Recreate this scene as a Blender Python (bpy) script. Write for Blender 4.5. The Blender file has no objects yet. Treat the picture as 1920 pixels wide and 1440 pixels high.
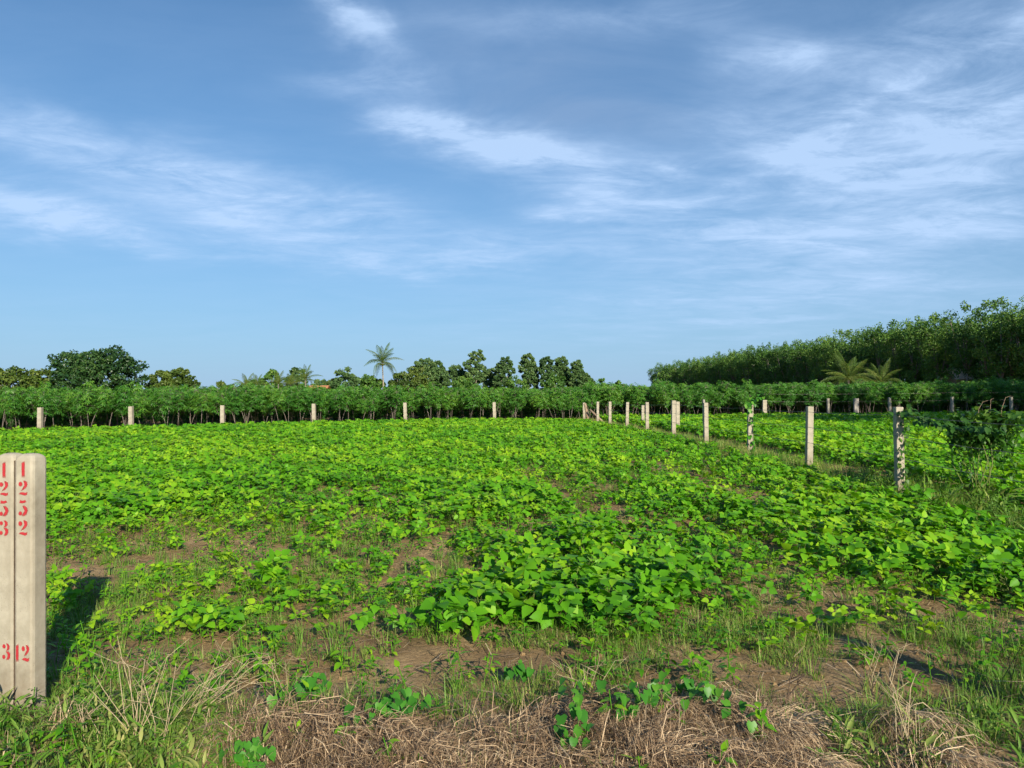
import bpy, math, random
import numpy as np
from mathutils import Matrix, Vector, Euler

R = math.radians
S = bpy.context.scene
COL = S.collection

# ------------------------------------------------------------------ camera
EYE, FPX, PITCH, ROLL = 1.6, 1442.0, R(0.82), R(0.45)
cam_d = bpy.data.cameras.new('camera')
cam = bpy.data.objects.new('camera', cam_d)
COL.objects.link(cam)
cam_d.sensor_fit = 'HORIZONTAL'
cam_d.sensor_width = 36.0
cam_d.lens = 36.0 * FPX / 1920.0
cam_d.clip_start = 0.05
cam_d.clip_end = 6000
cam.matrix_world = Matrix.Translation((0, 0, EYE)) @ Matrix.Rotation(R(90) + PITCH, 4, 'X') @ Matrix.Rotation(-ROLL, 4, 'Z')
S.camera = cam

# ------------------------------------------------------------------ light
SUN_EL = R(23.0)
SUN_DIR = Vector((0.37 * math.cos(SUN_EL), -0.929 * math.cos(SUN_EL), math.sin(SUN_EL))).normalized()   # towards the sun
sun_d = bpy.data.lights.new('sun', 'SUN')
sun_d.energy = 5.0
sun_d.angle = R(0.5)
sun_d.color = (1.0, 0.89, 0.72)
sun = bpy.data.objects.new('sun', sun_d)
COL.objects.link(sun)
sun.rotation_euler = SUN_DIR.to_track_quat('Z', 'Y').to_euler()
sun.location = (10, -20, 20)

S.view_settings.view_transform = 'Standard'
S.view_settings.look = 'None'
S.view_settings.exposure = 0.55
S.view_settings.gamma = 1.0
S.view_settings.use_curve_mapping = False
S.render.engine = 'CYCLES'
S.cycles.max_bounces = 4
S.cycles.diffuse_bounces = 2
S.cycles.glossy_bounces = 2
S.cycles.transmission_bounces = 2
S.cycles.transparent_max_bounces = 4
S.cycles.use_light_tree = False
S.cycles.use_denoising = True
S.cycles.use_adaptive_sampling = True
S.cycles.adaptive_threshold = 0.02

# ------------------------------------------------------------------ photo geometry helpers
def unproj(px, py, d):
    """world point at depth d (metres along y) seen at photo pixel (px, py)"""
    u = (px - 960) / FPX
    v = (720 - py) / FPX
    c, s = math.cos(ROLL), math.sin(ROLL)
    uc, vc = u * c + v * s, -u * s + v * c
    cp, sp = math.cos(PITCH), math.sin(PITCH)
    yy = cp - vc * sp
    zz = sp + vc * cp
    k = d / yy
    return Vector((uc * k, d, EYE + zz * k))

def proj(x, y, z):
    cp, sp = math.cos(PITCH), math.sin(PITCH)
    dz = z - EYE
    dep = y * cp + dz * sp
    dep = np.maximum(dep, 0.05)
    up = -y * sp + dz * cp
    u, v = x / dep, up / dep
    c, s = math.cos(ROLL), math.sin(ROLL)
    return 960 + FPX * (u * c - v * s), 720 - FPX * (u * s + v * c)

# ------------------------------------------------------------------ world: sky with thin cirrus
world = bpy.data.worlds.new('World')
S.world = world
world.use_nodes = True
nt = world.node_tree
nt.nodes.clear()
N = nt.nodes.new
Lk = nt.links.new

def math_n(tree, op, a, b=None, c=None, clamp=False):
    n = tree.nodes.new('ShaderNodeMath')
    n.operation = op
    n.use_clamp = clamp
    for i, v in enumerate((a, b, c)):
        if v is None:
            continue
        if isinstance(v, (int, float)):
            n.inputs[i].default_value = v
        else:
            tree.links.new(v, n.inputs[i])
    return n.outputs[0]

SKY_STRENGTH = 0.10
sky = N('ShaderNodeTexSky')
sky.sky_type = 'NISHITA'
sky.sun_disc = False
sky.sun_elevation = SUN_EL
sky.sun_rotation = math.atan2(SUN_DIR.x, SUN_DIR.y)
sky.altitude = 50
sky.air_density = 1.0
sky.dust_density = 0.3
sky.ozone_density = 3.0
tc = N('ShaderNodeTexCoord')
sep = N('ShaderNodeSeparateXYZ')
Lk(tc.outputs['Generated'], sep.inputs[0])
dx, dy, dz = sep.outputs
# a high flat layer of cloud seen in perspective
hz = math_n(nt, 'ADD', math_n(nt, 'MAXIMUM', dz, 0.0), 0.09)
lx = math_n(nt, 'DIVIDE', dx, hz)
ly = math_n(nt, 'DIVIDE', dy, hz)
comb = N('ShaderNodeCombineXYZ')
Lk(lx, comb.inputs[0]); Lk(ly, comb.inputs[1])
def noise(vec, scale, detail, rough, dist=0.0, rot=0.0, sc=(1, 1, 1), loc=(0, 0, 0)):
    mp = N('ShaderNodeMapping')
    mp.inputs['Rotation'].default_value = (0, 0, rot)
    mp.inputs['Scale'].default_value = sc
    mp.inputs['Location'].default_value = loc
    Lk(vec, mp.inputs['Vector'])
    n = N('ShaderNodeTexNoise')
    n.inputs['Scale'].default_value = scale
    n.inputs['Detail'].default_value = detail
    n.inputs['Roughness'].default_value = rough
    n.inputs['Distortion'].default_value = dist
    Lk(mp.outputs[0], n.inputs['Vector'])
    return n.outputs['Fac'], n.outputs['Color']
# direction coordinates warped so that cloud edges fray
vy = math_n(nt, 'MAXIMUM', dy, 0.15)
gu = math_n(nt, 'DIVIDE', dx, vy)
gv = math_n(nt, 'DIVIDE', dz, vy)
_, warp = noise(comb.outputs[0], 1.1, 6, 0.6, 0.3, R(20), (1, 1, 1), (4.1, 2.2, 0))
wsep = N('ShaderNodeSeparateXYZ'); Lk(warp, wsep.inputs[0])
gu = math_n(nt, 'MULTIPLY_ADD', math_n(nt, 'SUBTRACT', wsep.outputs[0], 0.5), 0.30, gu)
gv = math_n(nt, 'MULTIPLY_ADD', math_n(nt, 'SUBTRACT', wsep.outputs[1], 0.5), 0.14, gv)
# (photo x, photo y, half length px, half width px, tilt deg, weight) of the wisps
WISPS = [
    (940, 265, 140, 38, -20, 0.95), (850, 225, 85, 24, -14, 0.5), (1040, 320, 130, 34, -14, 0.45), (690, 25, 120, 30, -40, 0.66),
    (740, 140, 120, 20, 0, 0.35), (60, 240, 190, 46, -18, 0.62), (330, 310, 140, 34, -6, 0.55), (470, 365, 190, 52, -16, 0.62),
    (60, 380, 170, 40, -14, 0.62), (240, 430, 230, 34, -8, 0.55), (600, 390, 130, 36, -10, 0.26),
    (1430, 85, 70, 36, -10, 0.7), (1640, 190, 300, 100, 14, 0.60), (1560, 320, 140, 38, -16, 0.55),
    (1850, 260, 200, 110, 20, 0.72), (1330, 375, 230, 20, -6, 0.50), (1080, 395, 90, 14, -6, 0.5), (1000, 460, 300, 30, 0, 0.34),
    (1360, 450, 200, 36, -8, 0.38), (1700, 430, 280, 80, 8, 0.50), (1450, 560, 420, 60, 3, 0.28), (1150, 30, 240, 26, 6, 0.30), (1760, 120, 220, 24, 28, 0.35), (1560, 250, 150, 16, 30, 0.35), (1265, 325, 42, 10, -4, 0.35), (870, 480, 240, 18, -3, 0.28),
    (1840, 60, 200, 60, 10, 0.4),
]
GREYS = [(1010, 110, 240, 110, -10, 0.62), (1080, 220, 170, 60, -8, 0.5), (1330, 200, 200, 60, 4, 0.2)]
def blobs(lst):
    acc = None
    for px, py, a, b, t, w in lst:
        p = unproj(px, py, 1.0)
        cu, cv = p.x, p.z - EYE
        ct, st = math.cos(R(t)), math.sin(R(t))
        du = math_n(nt, 'SUBTRACT', gu, cu)
        dv = math_n(nt, 'SUBTRACT', gv, cv)
        e1 = math_n(nt, 'ADD', math_n(nt, 'MULTIPLY', du, ct * FPX / a), math_n(nt, 'MULTIPLY', dv, st * FPX / a))
        e2 = math_n(nt, 'ADD', math_n(nt, 'MULTIPLY', du, -st * FPX / b), math_n(nt, 'MULTIPLY', dv, ct * FPX / b))
        q = math_n(nt, 'ADD', math_n(nt, 'MULTIPLY', e1, e1), math_n(nt, 'MULTIPLY', e2, e2))
        g = math_n(nt, 'MULTIPLY', math_n(nt, 'POWER', 2.718, math_n(nt, 'MULTIPLY', q, -0.7)), w)
        acc = g if acc is None else math_n(nt, 'ADD', acc, g)
    return acc
front = math_n(nt, 'MULTIPLY', math_n(nt, 'SUBTRACT', dy, 0.25), 4.0, clamp=True)
wis = math_n(nt, 'MULTIPLY', blobs(WISPS), front)
gry = math_n(nt, 'MULTIPLY', blobs(GREYS), front)
fib, _ = noise(comb.outputs[0], 1.7, 9, 0.62, 0.7, R(-28), (0.80, 1.35, 1), (1.3, 0.4, 0))
fine, _ = noise(comb.outputs[0], 3.6, 9, 0.68, 0.6, R(-20), (0.75, 1.2, 1), (7.3, 3.4, 0))
fibc = math_n(nt, 'MULTIPLY', math_n(nt, 'SUBTRACT', fib, 0.33), 3.2, clamp=True)
finec = math_n(nt, 'MULTIPLY_ADD', fine, 2.6, -0.80, clamp=True)
cov = math_n(nt, 'MULTIPLY', math_n(nt, 'MULTIPLY_ADD', fibc, 0.70, 0.40), math_n(nt, 'MULTIPLY_ADD', finec, 1.25, 0.28))
general = math_n(nt, 'MULTIPLY', fibc, 0.06)                       # thin veil everywhere
wfac = math_n(nt, 'ADD', math_n(nt, 'MULTIPLY', wis, cov), general)
wfac = math_n(nt, 'MULTIPLY', wfac, math_n(nt, 'MULTIPLY', dz, 14.0, clamp=True), clamp=True)
wfac = math_n(nt, 'MINIMUM', wfac, 0.80)
gfac = math_n(nt, 'MULTIPLY', gry, math_n(nt, 'MULTIPLY_ADD', fibc, 0.5, 0.4))
gfac = math_n(nt, 'MINIMUM', gfac, 0.62)
def mixc(fac, a, b):
    m = N('ShaderNodeMix'); m.data_type = 'RGBA'
    Lk(fac, m.inputs[0])
    for i, v in ((6, a), (7, b)):
        if isinstance(v, tuple): m.inputs[i].default_value = v
        else: Lk(v, m.inputs[i])
    return m.outputs[2]
k = 1.0 / SKY_STRENGTH
tint = N('ShaderNodeMix'); tint.data_type = 'RGBA'; tint.blend_type = 'MULTIPLY'; tint.inputs[0].default_value = 1
Lk(sky.outputs[0], tint.inputs[6]); tint.inputs[7].default_value = (0.31, 0.62, 0.80, 1)
hazef = math_n(nt, 'MULTIPLY', math_n(nt, 'POWER', 2.718, math_n(nt, 'MULTIPLY', math_n(nt, 'MAXIMUM', dz, 0.0), -4.0)), 0.95)
c0 = mixc(hazef, tint.outputs[2], (0.258 * k, 0.376 * k, 0.535 * k, 1))      # pale blue lower air, the same all round
c1 = mixc(gfac, c0, (0.160 * k, 0.255 * k, 0.42 * k, 1))
c2 = mixc(wfac, c1, (0.385 * k, 0.520 * k, 0.730 * k, 1))
bg = N('ShaderNodeBackground')
bg.inputs['Strength'].default_value = SKY_STRENGTH
Lk(c2, bg.inputs['Color'])
world.cycles.sampling_method = 'MANUAL'
world.cycles.sample_map_resolution = 512
wo = N('ShaderNodeOutputWorld')
Lk(bg.outputs[0], wo.inputs['Surface'])

# ------------------------------------------------------------------ numeric helpers
RNG = np.random.default_rng(11)
random.seed(11)
_lat = np.random.default_rng(5).random((256, 256))
def vnoise(x, y, scale=1.0, off=0.0):
    x = np.asarray(x, float) * scale + off + 1000.0
    y = np.asarray(y, float) * scale + off * 1.7 + 1000.0
    xi, yi = np.floor(x).astype(int), np.floor(y).astype(int)
    fx, fy = x - xi, y - yi
    fx, fy = fx * fx * (3 - 2 * fx), fy * fy * (3 - 2 * fy)
    a, b = _lat[xi % 256, yi % 256], _lat[(xi + 1) % 256, yi % 256]
    c, d = _lat[xi % 256, (yi + 1) % 256], _lat[(xi + 1) % 256, (yi + 1) % 256]
    return (a * (1 - fx) + b * fx) * (1 - fy) + (c * (1 - fx) + d * fx) * fy
def fbm(x, y, scale, octv=3, off=0.0):
    s, a, t = 0, 0.5, 0
    for i in range(octv):
        s = s + a * vnoise(x, y, scale * 2 ** i, off + i * 13.7); t += a; a *= 0.5
    return s / t
def sstep(a, b, x):
    t = np.clip((np.asarray(x, float) - a) / (b - a), 0, 1)
    return t * t * (3 - 2 * t)

FENCE_X0, FENCE_K = 7.2 * 2.6 / 3.0, 0.090        # right fence: x = X0 - K*y
def tz(x, y):
    """height of the soil"""
    x = np.asarray(x, float); y = np.asarray(y, float)
    z = 0.35 * sstep(5.0, 15.0, y) * (1 - 0.12 * sstep(1.0, 6.0, x + 0.09 * (y - 10)))
    z = z + 0.20 * sstep(13.0, 22.0, y) * (1 - 0.55 * sstep(-5.0, 5.0, x)) * (1 - sstep(60, 120, y))
    z = z + 0.06 * (fbm(x, y, 0.35, 2, 3.0) - 0.5) * sstep(2, 6, y)
    near = 1 - sstep(10, 18, np.hypot(x, y))
    z = z + near * (0.05 * (fbm(x, y, 2.2, 3, 9.0) - 0.5) + 0.022 * (fbm(x, y, 9.0, 3, 21.0) - 0.5))
    z = z + 0.05 * (1 - sstep(3.5, 4.1, y + 0.25 * np.sin(x * 1.3)))
    return z
def tzs(x, y): return float(tz(x, y))

# ------------------------------------------------------------------ materials
def new_mat(name):
    m = bpy.data.materials.new(name)
    m.use_nodes = True
    m.node_tree.nodes.clear()
    return m
def ramp(t, fac, stops):
    r = t.nodes.new('ShaderNodeValToRGB')
    el = r.color_ramp.elements
    el[0].position, el[0].color = stops[0][0], (*stops[0][1], 1)
    el[1].position, el[1].color = stops[-1][0], (*stops[-1][1], 1)
    for p, c in stops[1:-1]:
        e = el.new(p); e.color = (*c, 1)
    t.links.new(fac, r.inputs[0])
    return r.outputs[0]
def tnoise(t, scale, detail=4, rough=0.55, coord='Object', dist=0.0, sc=None):
    c = t.nodes.new('ShaderNodeTexCoord') if coord != 'World' else t.nodes.new('ShaderNodeNewGeometry')
    out = c.outputs[coord] if coord != 'World' else c.outputs['Position']
    if sc:
        mp = t.nodes.new('ShaderNodeMapping'); mp.inputs['Scale'].default_value = sc
        t.links.new(out, mp.inputs['Vector']); out = mp.outputs[0]
    n = t.nodes.new('ShaderNodeTexNoise')
    n.inputs['Scale'].default_value = scale; n.inputs['Detail'].default_value = detail
    n.inputs['Roughness'].default_value = rough; n.inputs['Distortion'].default_value = dist
    t.links.new(out, n.inputs['Vector'])
    return n.outputs['Fac']
def leaf_mat(name, lo, mid, hi, trans=0.25, rough=0.5, patch=0.0, patch_scale=0.35, spec=0.35, sere=False):
    m = new_mat(name); t = m.node_tree
    at = t.nodes.new('ShaderNodeAttribute'); at.attribute_name = 'tint'
    oi = t.nodes.new('ShaderNodeObjectInfo')
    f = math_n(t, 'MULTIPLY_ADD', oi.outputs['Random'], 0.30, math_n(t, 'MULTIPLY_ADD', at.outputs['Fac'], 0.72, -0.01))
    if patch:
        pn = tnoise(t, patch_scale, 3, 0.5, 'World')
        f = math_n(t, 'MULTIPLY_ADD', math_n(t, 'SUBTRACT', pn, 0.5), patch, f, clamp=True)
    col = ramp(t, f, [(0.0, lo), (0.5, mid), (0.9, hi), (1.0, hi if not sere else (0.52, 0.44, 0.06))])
    p = t.nodes.new('ShaderNodeBsdfPrincipled')
    p.inputs['Roughness'].default_value = rough
    p.inputs['Specular IOR Level'].default_value = spec
    t.links.new(col, p.inputs['Base Color'])
    out = t.nodes.new('ShaderNodeOutputMaterial')
    if trans > 0:
        tr = t.nodes.new('ShaderNodeBsdfTranslucent')
        hs = t.nodes.new('ShaderNodeHueSaturation'); hs.inputs['Value'].default_value = 1.5; hs.inputs['Saturation'].default_value = 1.1
        t.links.new(col, hs.inputs['Color']); t.links.new(hs.outputs[0], tr.inputs['Color'])
        mx = t.nodes.new('ShaderNodeMixShader'); mx.inputs[0].default_value = trans
        t.links.new(p.outputs[0], mx.inputs[1]); t.links.new(tr.outputs[0], mx.inputs[2])
        t.links.new(mx.outputs[0], out.inputs['Surface'])
    else:
        t.links.new(p.outputs[0], out.inputs['Surface'])
    return m
def rough_mat(name, stops, scale=6.0, rough=0.9, bump=0.0, bscale=40, detail=6, coord='Object', sc=None, spec=0.2):
    m = new_mat(name); t = m.node_tree
    col = ramp(t, tnoise(t, scale, detail, 0.6, coord, 0, sc), stops)
    p = t.nodes.new('ShaderNodeBsdfPrincipled')
    p.inputs['Roughness'].default_value = rough
    p.inputs['Specular IOR Level'].default_value = spec
    t.links.new(col, p.inputs['Base Color'])
    if bump:
        b = t.nodes.new('ShaderNodeBump'); b.inputs['Strength'].default_value = bump; b.inputs['Distance'].default_value = 0.01
        t.links.new(tnoise(t, bscale, 8, 0.65, coord), b.inputs['Height'])
        t.links.new(b.outputs[0], p.inputs['Normal'])
    out = t.nodes.new('ShaderNodeOutputMaterial')
    t.links.new(p.outputs[0], out.inputs['Surface'])
    return m

M = {}
M['bean'] = leaf_mat('bean_leaf', (0.026, 0.132, 0.007), (0.108, 0.325, 0.010), (0.300, 0.490, 0.018), 0.28, 0.50, 1.0, 0.42, 0.22)
M['bean_stem'] = leaf_mat('bean_stem', (0.10, 0.14, 0.03), (0.13, 0.18, 0.04), (0.18, 0.20, 0.06), 0, 0.6)
M['cassava'] = leaf_mat('cassava_leaf', (0.020, 0.090, 0.012), (0.054, 0.195, 0.020), (0.135, 0.285, 0.028), 0.2, 0.45, 0.6, 0.3)
M['cassava_stem'] = rough_mat('cassava_stem', [(0.3, (0.12, 0.10, 0.085)), (0.7, (0.29, 0.255, 0.22))], 9, 0.85)
M['rubber'] = leaf_mat('rubber_leaf', (0.026, 0.078, 0.016), (0.074, 0.178, 0.026), (0.175, 0.280, 0.045), 0.22, 0.5, 0.5, 0.06)
M['mango'] = leaf_mat('mango_leaf', (0.010, 0.038, 0.012), (0.027, 0.078, 0.018), (0.075, 0.140, 0.028), 0.12, 0.45)
M['olive'] = leaf_mat('olive_leaf', (0.025, 0.060, 0.010), (0.070, 0.125, 0.018), (0.140, 0.190, 0.030), 0.22, 0.5)
M['acacia'] = leaf_mat('acacia_leaf', (0.036, 0.085, 0.026), (0.072, 0.150, 0.042), (0.150, 0.230, 0.070), 0.18, 0.55)
M['palm'] = leaf_mat('palm_leaf', (0.030, 0.080, 0.012), (0.080, 0.150, 0.022), (0.200, 0.220, 0.050), 0.25, 0.45)
M['banana'] = leaf_mat('banana_leaf', (0.05, 0.13, 0.02), (0.10, 0.21, 0.03), (0.22, 0.30, 0.06), 0.3, 0.45)
M['vine'] = leaf_mat('vine_leaf', (0.020, 0.105, 0.012), (0.055, 0.215, 0.018), (0.14, 0.330, 0.026), 0.25, 0.45)
M['shrub'] = leaf_mat('shrub_leaf', (0.014, 0.058, 0.010), (0.045, 0.130, 0.018), (0.17, 0.280, 0.035), 0.22, 0.5)
M['grass'] = leaf_mat('grass_blade', (0.055, 0.145, 0.014), (0.125, 0.255, 0.026), (0.34, 0.340, 0.105), 0.2, 0.55, 0.6, 0.8)
M['straw'] = leaf_mat('straw', (0.095, 0.056, 0.030), (0.325, 0.220, 0.125), (0.660, 0.510, 0.320), 0.1, 0.6, 0.35, 1.2)
M['stalk'] = rough_mat('dry_stalk', [(0.3, (0.34, 0.26, 0.16)), (0.7, (0.58, 0.48, 0.30))], 14, 0.8)
M['twig'] = rough_mat('dark_twig', [(0.3, (0.05, 0.035, 0.025)), (0.7, (0.14, 0.10, 0.07))], 14, 0.85)
M['bark'] = rough_mat('grey_bark', [(0.3, (0.10, 0.085, 0.07)), (0.7, (0.30, 0.27, 0.23))], 5, 0.9, 0.4, 30)
M['pale_bark'] = rough_mat('pale_bark', [(0.3, (0.30, 0.27, 0.21)), (0.7, (0.55, 0.50, 0.40))], 5, 0.9)
M['palm_bark'] = rough_mat('palm_bark', [(0.3, (0.20, 0.175, 0.13)), (0.7, (0.38, 0.34, 0.26))], 5, 0.9)
M['wire'] = rough_mat('rusty_wire', [(0.35, (0.14, 0.12, 0.11)), (0.65, (0.30, 0.28, 0.26))], 40, 0.6)
M['wood'] = rough_mat('weathered_wood', [(0.3, (0.20, 0.14, 0.09)), (0.7, (0.40, 0.30, 0.20))], 12, 0.85)
M['roof'] = rough_mat('fibre_roof', [(0.3, (0.55, 0.46, 0.38)), (0.7, (0.78, 0.68, 0.58))], 1.5, 0.8)
M['redroof'] = rough_mat('clay_roof', [(0.3, (0.36, 0.15, 0.07)), (0.7, (0.52, 0.25, 0.12))], 1.5, 0.8)
M['plaster'] = rough_mat('plaster', [(0.3, (0.42, 0.38, 0.33)), (0.7, (0.58, 0.54, 0.48))], 1.2, 0.9)
M['paint'] = None

def concrete(name, a, b, stain):
    m = new_mat(name); t = m.node_tree
    base = ramp(t, tnoise(t, 7, 7, 0.62, 'Object', 0.3), [(0.3, a), (0.7, b)])
    st = tnoise(t, 3.2, 5, 0.6, 'Object', 0.2, (1, 1, 0.35))
    sf = math_n(t, 'MULTIPLY_ADD', st, 3.6, -1.60, clamp=True)
    mx = t.nodes.new('ShaderNodeMix'); mx.data_type = 'RGBA'
    t.links.new(math_n(t, 'MULTIPLY', sf, 0.75), mx.inputs[0])
    t.links.new(base, mx.inputs[6]); mx.inputs[7].default_value = (*stain, 1)
    spx = t.nodes.new('ShaderNodeSeparateXYZ'); tco = t.nodes.new('ShaderNodeTexCoord'); t.links.new(tco.outputs['Object'], spx.inputs[0])
    spl = math_n(t, 'MULTIPLY', math_n(t, 'MULTIPLY_ADD', spx.outputs[2], -2.6, 1.0, clamp=True), math_n(t, 'MULTIPLY_ADD', tnoise(t, 24, 5, 0.7), 2.2, -0.5, clamp=True))
    m3 = t.nodes.new('ShaderNodeMix'); m3.data_type = 'RGBA'          # soil splash above the ground
    t.links.new(math_n(t, 'MULTIPLY', spl, 0.6), m3.inputs[0]); t.links.new(mx.outputs[2], m3.inputs[6]); m3.inputs[7].default_value = (0.17, 0.115, 0.065, 1)
    mx = m3
    vo = t.nodes.new('ShaderNodeTexVoronoi'); vo.inputs['Scale'].default_value = 85
    tcn = t.nodes.new('ShaderNodeTexCoord'); t.links.new(tcn.outputs['Object'], vo.inputs['Vector'])
    pit = math_n(t, 'LESS_THAN', vo.outputs['Distance'], 0.16)
    keep = math_n(t, 'GREATER_THAN', tnoise(t, 9, 2), 0.56)
    pf = math_n(t, 'MULTIPLY', math_n(t, 'MULTIPLY', pit, keep), 0.55)
    m2 = t.nodes.new('ShaderNodeMix'); m2.data_type = 'RGBA'
    t.links.new(pf, m2.inputs[0]); t.links.new(mx.outputs[2], m2.inputs[6]); m2.inputs[7].default_value = (0.17, 0.14, 0.11, 1)
    p = t.nodes.new('ShaderNodeBsdfPrincipled'); p.inputs['Roughness'].default_value = 0.92
    p.inputs['Specular IOR Level'].default_value = 0.2
    t.links.new(m2.outputs[2], p.inputs['Base Color'])
    bp = t.nodes.new('ShaderNodeBump'); bp.inputs['Strength'].default_value = 0.35; bp.inputs['Distance'].default_value = 0.004
    t.links.new(math_n(t, 'SUBTRACT', tnoise(t, 60, 8, 0.7), math_n(t, 'MULTIPLY', pf, 1.2)), bp.inputs['Height'])
    t.links.new(bp.outputs[0], p.inputs['Normal'])
    o = t.nodes.new('ShaderNodeOutputMaterial'); t.links.new(p.outputs[0], o.inputs['Surface'])
    return m
M['concrete'] = concrete('cream_concrete', (0.275, 0.246, 0.184), (0.455, 0.418, 0.328), (0.185, 0.147, 0.100))
M['concrete_grey'] = concrete('grey_concrete', (0.27, 0.25, 0.22), (0.38, 0.35, 0.31), (0.19, 0.16, 0.13))

def paint_mat():
    m = new_mat('red_stencil_paint'); t = m.node_tree
    col = ramp(t, tnoise(t, 60, 5, 0.6), [(0.3, (0.36, 0.012, 0.022)), (0.7, (0.47, 0.035, 0.04))])
    p = t.nodes.new('ShaderNodeBsdfPrincipled'); p.inputs['Roughness'].default_value = 0.7
    t.links.new(col, p.inputs['Base Color'])
    at = t.nodes.new('ShaderNodeAttribute'); at.attribute_name = 'tint'       # 1 inside, 0 at the sprayed edge
    a = math_n(t, 'MULTIPLY_ADD', tnoise(t, 95, 5, 0.75), 1.5, math_n(t, 'MULTIPLY_ADD', at.outputs['Fac'], 1.15, -0.72), clamp=True)
    t.links.new(a, p.inputs['Alpha'])
    o = t.nodes.new('ShaderNodeOutputMaterial'); t.links.new(p.outputs[0], o.inputs['Surface'])
    return m
M['paint'] = paint_mat()

def ground_mat():
    m = new_mat('sandy_soil'); t = m.node_tree
    big = tnoise(t, 0.9, 5, 0.6, 'World', 0.2)
    col = ramp(t, big, [(0.30, (0.190, 0.126, 0.062)), (0.50, (0.320, 0.220, 0.112)), (0.72, (0.455, 0.335, 0.185))])
    fine = ramp(t, tnoise(t, 38, 8, 0.7, 'World'), [(0.25, (0.50, 0.48, 0.46)), (0.5, (0.92, 0.92, 0.92)), (0.8, (1.25, 1.22, 1.15))])
    mu = t.nodes.new('ShaderNodeMix'); mu.data_type = 'RGBA'; mu.blend_type = 'MULTIPLY'; mu.inputs[0].default_value = 1
    t.links.new(col, mu.inputs[6]); t.links.new(fine, mu.inputs[7])
    # a thin film of green seedlings and moss on parts of the soil
    gm = math_n(t, 'MULTIPLY_ADD', tnoise(t, 2.4, 6, 0.65, 'World', 0.4), 4.0, -2.15, clamp=True)
    m2 = t.nodes.new('ShaderNodeMix'); m2.data_type = 'RGBA'
    t.links.new(math_n(t, 'MULTIPLY', gm, 0.55), m2.inputs[0]); t.links.new(mu.outputs[2], m2.inputs[6]); m2.inputs[7].default_value = (0.075, 0.095, 0.028, 1)
    p = t.nodes.new('ShaderNodeBsdfPrincipled'); p.inputs['Roughness'].default_value = 0.95; p.inputs['Specular IOR Level'].default_value = 0.1
    t.links.new(m2.outputs[2], p.inputs['Base Color'])
    b = t.nodes.new('ShaderNodeBump'); b.inputs['Strength'].default_value = 0.9; b.inputs['Distance'].default_value = 0.02
    t.links.new(tnoise(t, 26, 9, 0.72, 'World'), b.inputs['Height'])
    t.links.new(b.outputs[0], p.inputs['Normal'])
    o = t.nodes.new('ShaderNodeOutputMaterial'); t.links.new(p.outputs[0], o.inputs['Surface'])
    return m
M['ground'] = ground_mat()

# ------------------------------------------------------------------ mesh helpers
class MB:
    def __init__(s): s.v, s.f, s.t, s.m = [], [], [], []
    def add(s, verts, faces, tint=0.5, mi=0):
        o = len(s.v)
        s.v.extend(verts); s.f.extend([tuple(i + o for i in f) for f in faces])
        s.t.extend([tint] * len(verts) if not hasattr(tint, '__len__') else tint)
        s.m.extend([mi] * len(faces))
    def merge(s, other, mat=None, tadd=0.0, mi=None):
        o = len(s.v)
        s.v.extend([tuple(mat @ Vector(p)) for p in other.v] if mat is not None else other.v)
        s.f.extend([tuple(i + o for i in f) for f in other.f])
        s.t.extend([min(1, max(0, x + tadd)) for x in other.t])
        s.m.extend(other.m if mi is None else [mi] * len(other.f))
    def tube(s, pts, rad, n=5, tint=0.5, mi=0, cap=True):
        pts = [Vector(p) for p in pts]
        rad = rad if hasattr(rad, '__len__') else [rad] * len(pts)
        vs, fs = [], []
        for i, p in enumerate(pts):
            d = (pts[min(i + 1, len(pts) - 1)] - pts[max(i - 1, 0)])
            d = d.normalized() if d.length > 1e-9 else Vector((0, 0, 1))
            a = d.orthogonal().normalized() if i == 0 else (a - d * a.dot(d)).normalized()
            b = d.cross(a)
            for j in range(n):
                an = 2 * math.pi * j / n
                vs.append(tuple(p + (a * math.cos(an) + b * math.sin(an)) * rad[i]))
        for i in range(len(pts) - 1):
            for j in range(n):
                k = (j + 1) % n
                fs.append((i * n + j, i * n + k, (i + 1) * n + k, (i + 1) * n + j))
        if cap:
            fs.append(tuple(range(n - 1, -1, -1)))
            fs.append(tuple((len(pts) - 1) * n + j for j in range(n)))
        s.add(vs, fs, tint, mi)
    def mesh(s, name, mats, smooth=True):
        me = bpy.data.meshes.new(name)
        me.from_pydata(s.v, [], s.f)
        a = me.attributes.new('tint', 'FLOAT', 'POINT')
        a.data.foreach_set('value', np.array(s.t, dtype=np.float32))
        for m in (mats if isinstance(mats, (list, tuple)) else [mats]):
            me.materials.append(m)
        me.polygons.foreach_set('material_index', np.array(s.m, dtype=np.int32))
        if smooth:
            me.polygons.foreach_set('use_smooth', np.ones(len(s.f), dtype=bool))
        me.update()
        return me
def obj(name, me, parent=None, mat=None, link=True):
    o = bpy.data.objects.new(name, me)
    if link: COL.objects.link(o)
    if parent is not None: o.parent = parent
    if mat is not None: o.matrix_basis = mat
    return o
def tag(o, label=None, cat=None, group=None, kind=None):
    if label: o['label'] = label
    if cat: o['category'] = cat
    if group: o['group'] = group
    if kind: o['kind'] = kind
    return o
def empty(name, loc=(0, 0, 0), rz=0.0, sc=1.0):
    o = bpy.data.objects.new(name, None)
    COL.objects.link(o)
    o.empty_display_size = 0.2
    o.matrix_basis = Matrix.Translation(loc) @ Matrix.Rotation(rz, 4, 'Z') @ Matrix.Scale(sc, 4)
    return o
def rot(ax, a): return Matrix.Rotation(a, 4, ax)
def T(*p): return Matrix.Translation(p if len(p) == 3 else p[0])

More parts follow.
